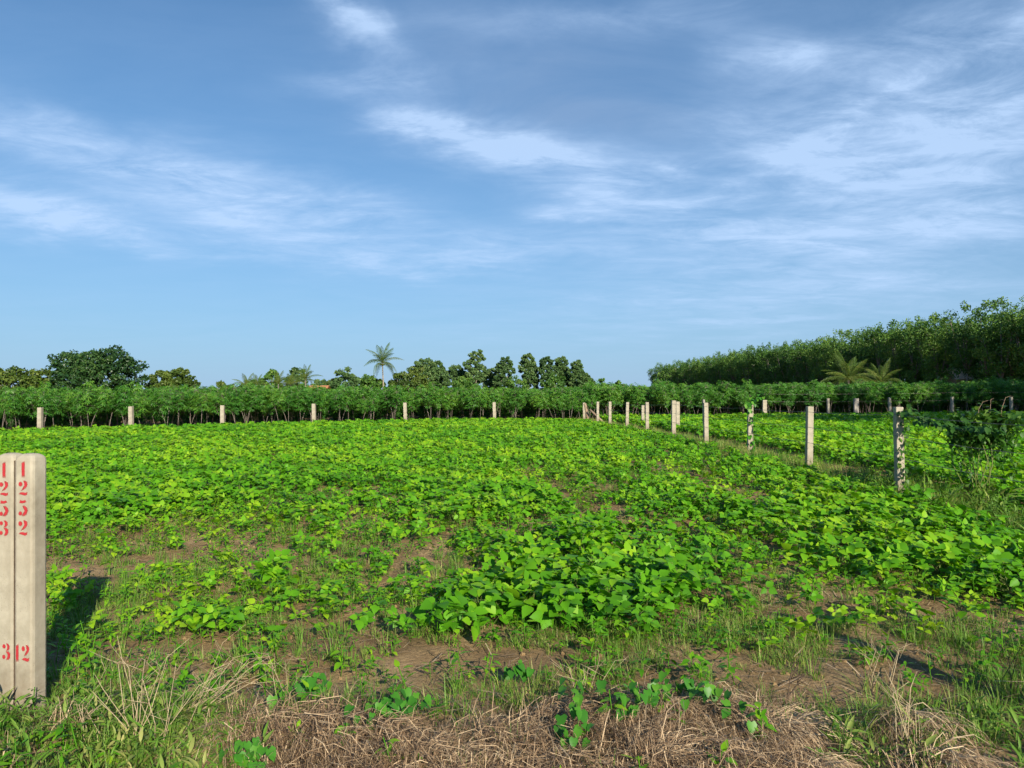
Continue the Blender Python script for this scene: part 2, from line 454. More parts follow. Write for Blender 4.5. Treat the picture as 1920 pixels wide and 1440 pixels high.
def scatter(name, pts, rots, scales, idx, protos, label, cat):
    """ground-cover object: prototypes set on the vertices of a point mesh"""
    pts = np.asarray(pts, dtype=np.float32)
    me = bpy.data.meshes.new(name)
    me.vertices.add(len(pts)); me.vertices.foreach_set('co', pts.ravel())
    a = me.attributes.new('rot', 'FLOAT_VECTOR', 'POINT'); a.data.foreach_set('vector', np.asarray(rots, dtype=np.float32).ravel())
    a = me.attributes.new('scl', 'FLOAT', 'POINT'); a.data.foreach_set('value', np.asarray(scales, dtype=np.float32))
    a = me.attributes.new('idx', 'INT', 'POINT'); a.data.foreach_set('value', np.asarray(idx, dtype=np.int32))
    o = obj(name, me)
    tag(o, label, cat, None, 'stuff')
    pc = bpy.data.collections.new(name + '_kinds')
    for i, pm in enumerate(protos):
        po = bpy.data.objects.new('%s_kind_%02d' % (name, i), pm); pc.objects.link(po)
    g = bpy.data.node_groups.new(name + '_nodes', 'GeometryNodeTree')
    g.interface.new_socket('Geometry', in_out='INPUT', socket_type='NodeSocketGeometry')
    g.interface.new_socket('Geometry', in_out='OUTPUT', socket_type='NodeSocketGeometry')
    n = g.nodes.new
    gi, go = n('NodeGroupInput'), n('NodeGroupOutput')
    ci = n('GeometryNodeCollectionInfo'); ci.inputs['Collection'].default_value = pc
    ci.inputs['Separate Children'].default_value = True; ci.inputs['Reset Children'].default_value = True
    ip = n('GeometryNodeInstanceOnPoints'); ip.inputs['Pick Instance'].default_value = True
    def named(nm, dt):
        q = n('GeometryNodeInputNamedAttribute'); q.data_type = dt; q.inputs['Name'].default_value = nm
        return q.outputs['Attribute']
    er = n('FunctionNodeEulerToRotation')
    g.links.new(named('rot', 'FLOAT_VECTOR'), er.inputs[0])
    g.links.new(er.outputs[0], ip.inputs['Rotation'])
    g.links.new(named('scl', 'FLOAT'), ip.inputs['Scale'])
    g.links.new(named('idx', 'INT'), ip.inputs['Instance Index'])
    g.links.new(gi.outputs[0], ip.inputs['Points'])
    g.links.new(ci.outputs[0], ip.inputs['Instance'])
    g.links.new(ip.outputs[0], go.inputs[0])
    md = o.modifiers.new('set_out', 'NODES'); md.node_group = g
    return o

# ------------------------------------------------------------------ ground sheet
def graded(lo, hi, step, grow, far):
    a = [lo]
    while a[-1] < hi: a.append(a[-1] + step)
    up, s = [], step
    q = a[-1]
    while q < far: s *= grow; q += s; up.append(q)
    return a, up
ya, yup = graded(2.6, 9.0, 0.055, 1.05, 4000)
ys = [-300, -60, -15, -4, 0, 1.4, 2.1] + ya + yup
xa, xup = graded(-4.5, 4.5, 0.06, 1.06, 4000)
ydn = [-(x) for x in reversed(xup)]
xs = ydn + xa + xup
XX, YY = np.meshgrid(np.array(xs), np.array(ys))
ZZ = tz(XX, YY)
nx, ny = len(xs), len(ys)
ids = np.arange(nx * ny).reshape(ny, nx)
quads = np.stack([ids[:-1, :-1], ids[:-1, 1:], ids[1:, 1:], ids[1:, :-1]], -1).reshape(-1, 4)
gme = bpy.data.meshes.new('ground')
gme.vertices.add(nx * ny)
gme.vertices.foreach_set('co', np.stack([XX, YY, ZZ], -1).astype(np.float32).ravel())
gme.loops.add(quads.size); gme.loops.foreach_set('vertex_index', quads.astype(np.int32).ravel())
gme.polygons.add(len(quads)); gme.polygons.foreach_set('loop_start', np.arange(0, quads.size, 4, dtype=np.int32))
gme.polygons.foreach_set('use_smooth', np.ones(len(quads), dtype=bool))
gme.update(calc_edges=True)
gme.materials.append(M['ground'])
tag(obj('ground', gme), 'sandy brown field soil', None, None, 'structure')

# ------------------------------------------------------------------ bean plants
def leaflet(L, W, fold, droop, rng, twist=0.0):
    ts = [0, 0.18, 0.45, 0.75, 1.0]; ws = [0, 0.78, 1.0, 0.56, 0]
    b = MB(); v = []
    for t in ts: v.append((L * t, 0, -droop * L * t * t))
    for sgn in (1, -1):
        for t, w in zip(ts[1:4], ws[1:4]):
            y = sgn * W * 0.5 * w
            v.append((L * t - 0.03 * L * w, y, -droop * L * t * t + fold * abs(y) + twist * y))
    f = []
    for o, fl in ((5, False), (8, True)):
        q = [(0, 1, o), (1, 2, o + 1, o), (2, 3, o + 2, o + 1), (3, 4, o + 2)]
        f += [tuple(reversed(x)) if fl else x for x in q]
    b.add(v, f, 0.5)
    return b
def trifoliate(seed, big=1.0):
    rng = random.Random(seed)
    b = MB()
    for ang in (0, R(72 + rng.uniform(-10, 10)), -R(72 + rng.uniform(-10, 10))):
        L = big * rng.uniform(0.085, 0.118) * (1.12 if ang == 0 else 1)
        lf = leaflet(L, L * rng.uniform(0.74, 0.88), rng.uniform(0.05, 0.42), rng.uniform(0.02, 0.38), rng, rng.uniform(-0.2, 0.2))
        m = rot('Z', ang + R(rng.uniform(-8, 8))) @ T(0.012 + (0.022 if ang == 0 else 0), 0, 0) @ rot('Y', R(rng.uniform(-28, 22))) @ rot('X', R(rng.uniform(-22, 22)))
        b.merge(lf, m, rng.uniform(-0.20, 0.20))
    b.tube([(0.03, 0, 0), (0, 0, 0), (-0.03, 0, -0.06), (-0.085, 0, -0.15)], 0.0024, 3, 0.35, 1, False)
    return b
TRI = [trifoliate(100 + i) for i in range(10)]
TRI_ME = [t.mesh('leaf', [M['bean'], M['bean_stem']]) for t in TRI]
SUN_AZ = math.atan2(SUN_DIR.y, SUN_DIR.x)
def bean_layout(seed, n=13, h=0.30, spread=0.13):
    rng = random.Random(seed)
    out = []
    lean = (rng.uniform(-0.05, 0.05), rng.uniform(-0.05, 0.05))
    for i in range(n):
        f = (i + 0.5) / n
        hh = h * (0.10 + 0.72 * f ** 0.8) + rng.uniform(-0.03, 0.03)
        az = i * 2.4 + rng.uniform(-0.5, 0.5)
        out_d = spread * (1.1 - 0.6 * f) * rng.uniform(0.5, 1.2)
        tilt = abs(rng.gauss(0.30, 0.42))
        tow = SUN_AZ + rng.gauss(0, 1.1)
        tm = Matrix.Rotation(tilt, 4, Vector((-math.sin(tow), math.cos(tow), 0)))
        m = T(lean[0] * f + out_d * math.cos(az), lean[1] * f + out_d * math.sin(az), max(0.03, hh) + 0.06) @ tm @ rot('Z', az + rng.uniform(-0.4, 0.4)) @ Matrix.Scale(rng.uniform(0.72, 1.15), 4)
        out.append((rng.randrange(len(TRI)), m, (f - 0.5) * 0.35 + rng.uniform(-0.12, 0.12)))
    stem = [(0, 0, -0.04), (lean[0] * 0.4, lean[1] * 0.4, h * 0.4), (lean[0], lean[1], h * 0.85)]
    return out, stem
def bean_stem_mb(stem, lay):
    b = MB(); b.tube(stem, [0.0055, 0.0045, 0.003], 4, 0.3, 0)
    s1, s2 = Vector(stem[1]), Vector(stem[2])
    for ti, m, tn in lay:
        tip = m @ Vector((-0.085, 0, -0.15))
        k = min(1.0, max(0.0, tip.z / max(0.05, s2.z)))
        a = Vector(stem[0]).lerp(s2, k); a.z = max(0.0, tip.z - 0.03)
        if (tip - a).length > 0.01: b.tube([a, tip], 0.0026, 3, 0.4, 0, False)
    return b
LAYS = [bean_layout(300 + i, 12 + i % 4, 0.27 + 0.02 * (i % 5), 0.12 + 0.015 * (i % 3)) for i in range(12)]
BEAN_STEMS = [bean_stem_mb(st, la).mesh('stem', M['bean_stem']) for la, st in LAYS]
BEAN_PROTO = []
for la, st in LAYS:
    b = MB()
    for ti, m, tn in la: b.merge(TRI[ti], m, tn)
    b.merge(bean_stem_mb(st, la), None, 0, 1)
    BEAN_PROTO.append(b.mesh('bean_plant_mass', [M['bean'], M['bean_stem']]))

# how thickly the crop stands, in rows of the photograph's ground
PXC = [0, 160, 320, 480, 640, 800, 960, 1120, 1280, 1440, 1600, 1760, 1920]
ROWS = {
    800: [1] * 13,
    860: [1, 1, 1, 1, 1, 1, 1, .9, .7, 1, 1, 1, 1],
    900: [1, 1, 1, 1, 1, 1, .8, .75, .8, .8, 1, 1, 1],
    935: [1, 1, 1, .9, .6, .9, 1, .35, 1, .55, 1, 1, 1],
    965: [1, 1, .95, .55, .5, .9, 1, .45, .95, .9, 1, 1, 1],
    990: [.75, .8, .5, .3, .5, .6, .7, .6, .6, .9, 1, 1, 1],
    1020: [.3, .3, .2, .15, .45, .4, .55, .9, .4, .8, 1, 1, 1],
    1060: [.1, .15, .08, .12, .3, .22, .75, 1, .7, .6, .95, 1, 1],
    1100: [.3, .12, .04, .06, .12, .25, .9, 1, 1, .35, .7, .95, 1],
    1150: [.35, .15, .08, .05, .06, .40, 1, 1, .8, .2, .25, .6, .9],
    1185: [.35, .1, .10, .03, .04, .55, .6, .7, .3, .05, .08, .2, .35],
    1215: [.2, .04, .10, 0, 0, .10, .05, .1, .1, 0, 0, .08, .12],
    1260: [0] * 13, 1500: [0] * 13,
}
RY = np.array(sorted(ROWS)); RV = np.array([ROWS[r] for r in sorted(ROWS)], float)
def crop_density(x, y):
    px, py = proj(x, y, tz(x, y))
    px = np.clip(px, 0, 1920); py = np.clip(py, 800, 1499)
    cx = np.interp(px, PXC, np.arange(13)); cy = np.interp(py, RY, np.arange(len(RY)))
    x0 = np.floor(cx).astype(int).clip(0, 11); y0 = np.floor(cy).astype(int).clip(0, len(RY) - 2)
    fx, fy = cx - x0, cy - y0
    d = (RV[y0, x0] * (1 - fx) + RV[y0, x0 + 1] * fx) * (1 - fy) + (RV[y0 + 1, x0] * (1 - fx) + RV[y0 + 1, x0 + 1] * fx) * fy
    for ax_, ay_, bx_, by_, w_ in ((1000, 896, 1120, 962, 13), (1265, 890, 1430, 948, 14), (560, 938, 700, 925, 10)):     # bare strips between the beds
        t = np.clip(((px - ax_) * (bx_ - ax_) + (py - ay_) * (by_ - ay_)) / ((bx_ - ax_) ** 2 + (by_ - ay_) ** 2), 0, 1)
        d = d * (1 - 0.93 * np.exp(-(((px - ax_ - t * (bx_ - ax_)) / 2.2) ** 2 + (py - ay_ - t * (by_ - ay_)) ** 2) / w_ ** 2))
    return d

def fence_x(y): return FENCE_X0 - FENCE_K * np.asarray(y, float)
BL0, BL1 = unproj(-200, 760, 21.2), unproj(1095, 755, 33.0)      # back fence of the left field, in plan
def back_y(x): return BL0.y + (np.asarray(x, float) - BL0.x) / (BL1.x - BL0.x) * (BL1.y - BL0.y)
RB_Y = 36.0                                                       # back fence of the right field
def in_view(x, y, m=0.10): return (np.abs(x) < (0.70 + m) * y + 1.0)
def jgrid(x0, x1, y0, y1, s, rng):
    gx, gy = np.meshgrid(np.arange(x0, x1, s), np.arange(y0, y1, s))
    gx = gx.ravel() + rng.uniform(-0.5, 0.5, gx.size) * s
    gy = gy.ravel() + rng.uniform(-0.5, 0.5, gy.size) * s
    return gx, gy
HAND = [(515, 1105, 1.05), (505, 1110, 0.8), (1085, 1125, 1.25), (1000, 1165, 1.2), (905, 1180, 1.1), (940, 1165, 1.0), (830, 1190, 1.05), (870, 1195, 0.95), (1150, 1160, 1.15),
        (1060, 1180, 1.1), (1210, 1150, 1.1), (620, 1135, 0.75), (350, 1185, 0.8), (400, 1200, 0.8), (430, 1195, 0.7), (1425, 1130, 0.85), (520, 1160, 0.6), (1700, 1170, 0.7),
        (760, 1130, 0.8), (1260, 1140, 1.0), (1010, 1120, 1.2), (1120, 1070, 1.2), (1800, 1180, 0.9)]
bx, by = jgrid(-22, 9, 4.3, 36, 0.245, RNG)
dn = crop_density(bx, by)
patch = fbm(bx, by, 0.9, 3, 40)
prob = np.clip(np.where(dn < 0.8, dn ** 1.45, dn) * (0.60 + 0.8 * patch), 0, 1) * np.where(dn > 0.85, 1.25, 1.0)
ok = (RNG.random(bx.size) < prob) & in_view(bx, by) & (bx < fence_x(by) - 0.45) & (by < back_y(bx) - 0.7)
ok &= ~((np.abs(bx + 2.45) < 0.35) & (by < 4.6))
bx, by, dn = bx[ok], by[ok], dn[ok]
bs = (0.46 + 0.52 * dn) * RNG.uniform(0.70, 1.15, bx.size) * (1 - 0.26 * sstep(7.5, 13, by))
hx = [unproj(px, py, 1.0) for px, py, s in HAND]
hpts = []
for (px, py, s), u in zip(HAND, hx):
    d = EYE / max(0.01, EYE - u.z); p = unproj(px, py, d); hpts.append((p.x, d, s))
bx = np.concatenate([bx, [p[0] for p in hpts]]); by = np.concatenate([by, [p[1] for p in hpts]]); bs = np.concatenate([bs, [p[2] * 0.9 for p in hpts]]) * 0.86
bz = tz(bx, by)
order = np.argsort(by + 0.0 * bx - 0.8 * bs)
seen = np.abs(bx) < 0.68 * by
order = np.concatenate([order[seen[order]], order[~seen[order]]])
NEAR_N = 300
brot = RNG.uniform(-0.45, 0.45, bx.size)
bidx = RNG.integers(0, len(LAYS), bx.size)
def bean_label(px, py, s):
    dist = 'front' if py > 1130 else ('middle' if py > 1055 else 'back')
    if px < 420:
        if py < 1000: return 'bean plant at the front edge of the thick crop beside the numbered posts'
        return 'small bean plant on patchy soil near the numbered posts, %s of the patch' % dist
    if px < 800:
        if py < 1000: return 'bean plant at the front edge of the thick crop left of centre'
        return '%s bean plant %s on the bare soil left of the central clump' % ('bushy' if s > 0.75 else 'young', {'front': 'nearest the verge', 'middle': 'midway', 'back': 'farthest back'}[dist])
    if px < 1290:
        if py < 1010: return 'bean plant in the patchy rows behind the central clump'
        return 'bright bean plant in the %s of the central clump, %s side' % (dist, 'left' if px < 960 else ('middle' if px < 1120 else 'right'))
    if s < 0.72: return 'small bean plant on thin soil before the right crop, %s' % ('near its left end' if px < 1500 else ('midway along' if px < 1720 else 'near the photo edge'))
    return 'broad leaved bean plant in the %s of the right crop, %s' % (dist, 'left end' if px < 1450 else ('left middle' if px < 1600 else ('right middle' if px < 1760 else 'at the photo edge')))
for i in order[:NEAR_N]:
    px, py = proj(bx[i], by[i], bz[i])
    root = empty('bean_plant', (bx[i], by[i], bz[i]), brot[i], bs[i])
    lb = bean_label(px, py, bs[i])
    tag(root, lb, 'bean plant', 'bean plants near the camera')
    la, st = LAYS[bidx[i]]
    obj('stem', BEAN_STEMS[bidx[i]], root)
    nl = len(la) if bs[i] > 0.7 else max(6, len(la) - 5)
    for ti, m, tn in la[-nl:]:
        obj('leaf', TRI_ME[ti], root, m)
far = order[NEAR_N:]
# right-hand field beyond the fence
rx, ry = jgrid(2.0, 30, 9.0, RB_Y - 0.6, 0.25, RNG)
okr = (rx > fence_x(ry) + 0.9) & in_view(rx, ry) & (RNG.random(rx.size) < 0.9)
rx, ry = rx[okr], ry[okr]
ax = np.concatenate([bx[far], rx]); ay = np.concatenate([by[far], ry])
asz = np.concatenate([bs[far], RNG.uniform(0.58, 0.90, rx.size)])
arot = np.stack([RNG.uniform(-.06, .06, ax.size), RNG.uniform(-.06, .06, ax.size), RNG.uniform(-0.5, 0.5, ax.size)], -1)
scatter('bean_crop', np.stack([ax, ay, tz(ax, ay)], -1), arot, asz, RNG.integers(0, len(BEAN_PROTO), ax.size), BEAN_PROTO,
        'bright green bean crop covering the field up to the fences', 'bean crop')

# ------------------------------------------------------------------ grass, weeds and straw (ground cover)
def blade(L, W, bend, az, base=(0, 0, 0), tint=0.5, up=1.0, segs=3):
    b = MB(); v = []
    d = Vector((math.cos(az), math.sin(az), 0)); sd = Vector((-d.y, d.x, 0))
    for i in range(segs + 1):
        t = i / segs
        p = Vector(base) + d * (L * bend * t ** 1.6) + Vector((0, 0, up * L * (t - 0.55 * bend * t * t)))
        w = W * 0.5 * (1 - t ** 1.5)
        if i == segs: v.append(tuple(p))
        else: v += [tuple(p - sd * w), tuple(p + sd * w)]
    f = [(2 * i, 2 * i + 1, 2 * i + 3, 2 * i + 2) for i in range(segs - 1)] + [(2 * segs - 2, 2 * segs - 1, 2 * segs)]
    b.add(v, f, tint); return b
def grass_tuft(seed, n=26, L=0.14, W=0.005, spread=0.05, dry=0.12):
    rng = random.Random(seed); b = MB()
    for i in range(n):
        a = rng.uniform(0, 6.28); r = spread * math.sqrt(rng.random())
        t = rng.uniform(0.15, 0.75) if rng.random() > dry else 1.0
        b.merge(blade(L * rng.uniform(0.4, 1.15), W * rng.uniform(0.7, 1.3), rng.uniform(0.15, 1.0), a + rng.uniform(-0.8, 0.8), (r * math.cos(a), r * math.sin(a), -0.01), t))
    return b
GRASS = [grass_tuft(500 + i, 24 + 4 * (i % 3), 0.10 + 0.03 * (i % 4), 0.0055, 0.05 + 0.02 * (i % 3)).mesh('grass_tuft', M['grass'], False) for i in range(8)]
def weed(seed):
    rng = random.Random(seed); b = MB()
    n = rng.randint(6, 12); h = rng.uniform(0.05, 0.13)
    for i in range(n):
        a = i * 2.4 + rng.uniform(-.4, .4); L = rng.uniform(0.025, 0.05)
        lf = leaflet(L, L * rng.uniform(0.35, 0.6), 0.2, rng.uniform(0.1, 0.5), rng)
        z = h * (0.25 + 0.75 * i / n)
        b.merge(lf, T(0.01 * math.cos(a), 0.01 * math.sin(a), z) @ rot('Z', a) @ rot('Y', -R(rng.uniform(-10, 45))), rng.uniform(-0.3, 0.35))
    b.tube([(0, 0, -0.02), (0, 0, h)], 0.002, 3, 0.4)
    return b
WEEDS = [weed(700 + i).mesh('weed', M['bean']) for i in range(8)]
WEEDS2 = []
for i in range(5):          # seedling beans: a few leaves near the soil
    b = MB(); rng = random.Random(740 + i)
    for k in range(rng.randint(3, 5)):
        a = k * 2.2 + rng.uniform(-.5, .5)
        b.merge(TRI[rng.randrange(len(TRI))], T(0.03 * math.cos(a), 0.03 * math.sin(a), rng.uniform(.05, .12)) @ Matrix.Rotation(rng.uniform(0, .6), 4, Vector((-math.sin(SUN_AZ), math.cos(SUN_AZ), 0))) @ rot('Z', a) @ Matrix.Scale(rng.uniform(.35, .6), 4), rng.uniform(.0, .45))
    WEEDS2.append(b.mesh('seedling', [M['bean'], M['bean_stem']]))
def lance(seed):
    rng = random.Random(seed); b = MB()
    for k in range(16):
        a = rng.uniform(0, 6.28); L = rng.uniform(0.045, 0.095); z = rng.uniform(0.01, 0.13); r_ = rng.uniform(0, 0.05)
        lf = leaflet(L, L * rng.uniform(0.16, 0.28), 0.5, rng.uniform(0.0, 0.5), rng)
        b.merge(lf, T(r_ * math.cos(a), r_ * math.sin(a), z) @ rot('Z', a) @ rot('Y', -R(rng.uniform(-15, 60))), rng.uniform(-0.4, 0.3))
    for k in range(5):
        a = rng.uniform(0, 6.28); b.tube([(0, 0, -.02), (0.03 * math.cos(a), 0.03 * math.sin(a), rng.uniform(.06, .13))], 0.0018, 3, 0.3)
    return b
LANCE = [lance(780 + i).mesh('lance_weed', M['grass']) for i in range(6)]
def straw_tussock(seed, n=170):
    rng = random.Random(seed); b = MB()
    hh = rng.uniform(0.03, 0.09)
    for i in range(n):
        a = -1.57 + rng.gauss(0, 0.85); l = rng.uniform(0.14, 0.36); w = rng.uniform(0.0009, 0.0024); up = rng.uniform(0.0, 0.09)
        o = Vector((rng.gauss(0, 0.045), rng.gauss(0, 0.045), hh * rng.uniform(0.5, 1.0)))
        d = Vector((math.cos(a), math.sin(a), 0)); lat = Vector((-d.y, d.x, 0)); sd = lat.lerp(Vector((0, 0, 1)), rng.uniform(0, 0.6)).normalized(); kk = rng.gauss(0, 0.16); v = []
        drop = o.z + up - rng.uniform(0.0, 0.05)
        for j in range(5):
            t = j / 4; p = o + d * (l * (t - 0.25 * t * t)) + lat * (kk * l * t * t) + Vector((0, 0, up * math.sin(2.2 * t) - drop * t ** 2.2)); p.z = max(p.z, 0.006)
            ww = w * (1 - 0.65 * t); v += [tuple(p - sd * ww), tuple(p + sd * ww)]
        b.add(v, [(2 * j, 2 * j + 1, 2 * j + 3, 2 * j + 2) for j in range(4)], rng.random() ** 1.1)
    return b
TUSSOCK = [straw_tussock(980 + i).mesh('straw_tussock', M['straw'], False) for i in range(7)]
def straw_tuft(seed, n=95, L=0.30):
    rng = random.Random(seed); b = MB()
    flow = rng.uniform(-0.6, 0.6) - 1.57
    for i in range(n):
        a = flow + rng.gauss(0, 0.95); ox, oy = rng.gauss(0, 0.07), rng.gauss(0, 0.07)
        l = L * rng.uniform(0.35, 1.1); h = rng.uniform(0.02, 0.12); w = rng.uniform(0.0009, 0.0024)
        d = Vector((math.cos(a), math.sin(a), 0)); sd = Vector((-d.y, d.x, 0)).lerp(Vector((0, 0, 1)), rng.uniform(0, 0.5)).normalized()
        v = []; kink = rng.gauss(0, 0.12)
        for j in range(4):
            t = j / 3
            p = Vector((ox, oy, 0)) + d * (l * t) + Vector((-d.y, d.x, 0)) * (kink * l * t * t) + Vector((0, 0, h * math.sin(math.pi * min(1, t * 1.05)) + 0.015 + rng.uniform(0, 0.03)))
            ww = w * (1 - 0.6 * t)
            v += [tuple(p - sd * ww), tuple(p + sd * ww)]
        b.add(v, [(2 * j, 2 * j + 1, 2 * j + 3, 2 * j + 2) for j in range(3)], rng.random() ** 1.2)
    return b
STRAW = [straw_tuft(900 + i).mesh('straw_tuft', M['straw'], False) for i in range(8)]
def bits(seed, n=14):
    rng = random.Random(seed); b = MB()
    for i in range(n):
        a = rng.uniform(0, 6.28); l = rng.uniform(0.03, 0.16); p = Vector((rng.gauss(0, 0.14), rng.gauss(0, 0.14), rng.uniform(0.004, 0.02)))
        d = Vector((math.cos(a), math.sin(a), rng.uniform(-0.04, 0.08))); s = Vector((-d.y, d.x, 0)) * rng.uniform(0.0012, 0.003)
        q = p + d * l; b.add([tuple(p - s), tuple(p + s), tuple(q + s), tuple(q - s)], [(0, 1, 2, 3)], rng.random())
    return b
LITTER = [bits(950 + i).mesh('straw_litter', M['straw'], False) for i in range(5)]
def flat_scatter(name, x, y, smin, smax, protos, label, cat, tilt=0.15, dz=0.0):
    n = x.size
    rots = np.stack([RNG.uniform(-tilt, tilt, n), RNG.uniform(-tilt, tilt, n), RNG.uniform(0, 6.28, n)], -1)
    return scatter(name, np.stack([x, y, tz(x, y) + dz], -1), rots, RNG.uniform(smin, smax, n), RNG.integers(0, len(protos), n), protos, label, cat)
def pxy(x, y): return proj(x, y, tz(x, y))
def gauss(px, py, cx, cy, sx, sy): return np.exp(-(((px - cx) / sx) ** 2 + ((py - cy) / sy) ** 2))
# green grass
gx, gy = jgrid(-12, 12, 2.7, 17, 0.085, RNG)
px, py = pxy(gx, gy)
g = 0.17 + 0.24 * (py > 1170)
g = g + 0.75 * gauss(px, py, 1500, 1215, 190, 40) + 0.5 * gauss(px, py, 480, 1205, 200, 32) + 0.6 * gauss(px, py, 600, 1250, 80, 50) + 0.55 * gauss(px, py, 260, 1130, 160, 60)
g = g + 0.9 * gauss(px, py, 120, 1400, 330, 85) + 0.75 * gauss(px, py, 1720, 1400, 260, 90) + 0.45 * gauss(px, py, 1150, 1240, 250, 45) + 0.3 * gauss(px, py, 450, 1090, 250, 40)
g = g * (0.25 + 1.5 * (fbm(gx, gy, 1.9, 3, 60) > 0.47)) * np.where(py < 1010, 0.55, 1)
g = g * np.where((py > 1330) & (px > 520) & (px < 1430), 0.5, 1)
bare = gauss(px, py, 1000, 1245, 200, 26) + gauss(px, py, 820, 1250, 150, 30) + gauss(px, py, 1470, 1290, 80, 20) + gauss(px, py, 380, 1040, 120, 25) + gauss(px, py, 520, 1040, 90, 12)
g = g * np.clip(1 - bare, 0.05, 1)
okg = (RNG.random(gx.size) < g) & in_view(gx, gy, 0.05) & (gx < fence_x(gy) + 1.5)
okg &= ~((np.abs(gx + 2.44) < 0.16) & (np.abs(gy - 3.97) < 0.12))
flat_scatter('grass', gx[okg], gy[okg], 0.45, 1.15, GRASS, 'green grass and seedlings between the bean plants and along the verge', 'grass')
# broad-leaved weeds
wx, wy = jgrid(-10, 9, 2.8, 15, 0.12, RNG)
px, py = pxy(wx, wy)
w = 0.52 * np.where(py > 1290, np.where(px < 480, 1.6, 0.25), 1) * (0.3 + 1.4 * (fbm(wx, wy, 1.3, 3, 80) > 0.48)) * np.clip(1 - 0.8 * (gauss(px, py, 1000, 1245, 200, 26) + gauss(px, py, 820, 1250, 150, 30)), 0.1, 1)
okw = (RNG.random(wx.size) < w) & in_view(wx, wy, 0.05) & ~((np.abs(wx + 2.44) < 0.16) & (np.abs(wy - 3.97) < 0.12))
flat_scatter('weed_cover', wx[okw], wy[okw], 0.6, 1.7, WEEDS, 'low leafy weeds dotted over the soil', 'weeds', 0.25)
ex, ey = jgrid(-10, 7, 4.6, 13, 0.20, RNG)
px, py = pxy(ex, ey)
e = 0.52 * (0.35 + 1.3 * (fbm(ex, ey, 1.0, 3, 140) > 0.5)) * (py < 1235) * np.clip(1 - gauss(px, py, 430, 1050, 170, 40), 0.1, 1)
oke = (RNG.random(ex.size) < e) & in_view(ex, ey, 0.05) & (ex < fence_x(ey) - 0.3)
flat_scatter('bean_seedlings', ex[oke], ey[oke], 0.7, 1.25, WEEDS2, 'young yellow green bean seedlings scattered over the thin ground', 'seedlings', 0.2)
# lance-leaved weeds thick round the foot of the numbered posts
vx, vy_ = jgrid(-4.4, 4.2, 2.6, 4.3, 0.075, RNG)
px, py = pxy(vx, vy_)
v_ = 0.95 * (1 - sstep(330, 520, px)) * sstep(1290, 1345, py) + 0.26 * sstep(1430, 1580, px) * sstep(1320, 1390, py)
okv = (RNG.random(vx.size) < v_ * (0.35 + 1.0 * (fbm(vx, vy_, 2.4, 2, 150) > 0.42))) & ~((np.abs(vx + 2.47) < 0.20) & (np.abs(vy_ - 3.98) < 0.10))
flat_scatter('verge_weeds', vx[okv], vy_[okv], 0.5, 0.95, LANCE, 'thick lance leaved weeds round the foot of the numbered posts', 'weeds', 0.3)
# dead straw along the verge
sx, sy = jgrid(-4.6, 4.6, 2.6, 4.75, 0.062, RNG)
px, py = pxy(sx, sy)
edge = 1372 - 28 * np.sin(px / 170.0) - 30 * (fbm(sx, sy, 1.6, 2, 90) - 0.4) - 20 * gauss(px, py, 1500, 1330, 350, 300)
s = 0.30 * sstep(-30, 25, py - edge) * (0.05 + 0.95 * sstep(380, 560, px)) * (1 - 0.975 * sstep(1380, 1560, px)) * (0.35 + 1.1 * (fbm(sx, sy, 1.1, 2, 120) > 0.38))
s = s * np.clip(1 - 0.75 * gauss(px, py, 1080, 1390, 60, 60), 0, 1)
oks = (RNG.random(sx.size) < s) & ~((sx < -2.0) & (np.abs(sy - 3.9) < 0.22))
flat_scatter('dry_grass', sx[oks], sy[oks], 0.6, 1.15, STRAW, 'matted tan dead grass along the bottom verge', 'dry grass', 0.2)
qx, qy = jgrid(-2.6, 3.6, 2.7, 4.55, 0.15, RNG)
px, py = pxy(qx, qy)
edge = 1345 - 26 * np.sin(px / 170.0) - 30 * (fbm(qx, qy, 1.6, 2, 90) - 0.4)
q_ = 0.66 * sstep(-20, 30, py - edge) * (0.04 + 0.96 * sstep(400, 560, px)) * (1 - 0.93 * sstep(1400, 1560, px)) * (0.3 + 1.0 * (fbm(qx, qy, 1.3, 2, 170) > 0.40))
okq = RNG.random(qx.size) < q_
nq = int(okq.sum())
scatter('dead_tussocks', np.stack([qx[okq], qy[okq], tz(qx[okq], qy[okq])], -1), np.stack([RNG.uniform(-.1, .1, nq), RNG.uniform(-.1, .1, nq), RNG.uniform(-0.9, 0.9, nq)], -1), RNG.uniform(.7, 1.25, nq), RNG.integers(0, len(TUSSOCK), nq), TUSSOCK,
        'clumps of drooping dead grass on the verge', 'dry grass')
lx_, ly_ = jgrid(-7, 7, 3.0, 11, 0.22, RNG)
okl = RNG.random(lx_.size) < 0.75
flat_scatter('straw_litter', lx_[okl], ly_[okl], 0.7, 1.4, LITTER, 'loose straw bits lying on the bare soil', 'straw', 0.03)
def clod(seed):
    rng = random.Random(seed); b = MB(); v = []
    for i in range(5):
        th = math.pi * i / 4
        for j in range(6):
            ph = 1.047 * j + rng.uniform(-.3, .3); q = rng.uniform(.7, 1.15)
            v.append((q * math.sin(th) * math.cos(ph), q * math.sin(th) * math.sin(ph), .62 * q * math.cos(th)))
    f = [(i * 6 + j, i * 6 + 6 + j, i * 6 + 6 + (j + 1) % 6, i * 6 + (j + 1) % 6) for i in range(4) for j in range(6)]
    b.add(v, f, .5); return b
CLOD = [clod(60 + i).mesh('soil_clod', M['ground'], False) for i in range(6)]
kx, ky = jgrid(-7, 7, 3.4, 10, 0.085, RNG)
okk = RNG.random(kx.size) < 0.8 * (fbm(kx, ky, 1.7, 3, 200) > 0.45)
nk = int(okk.sum())
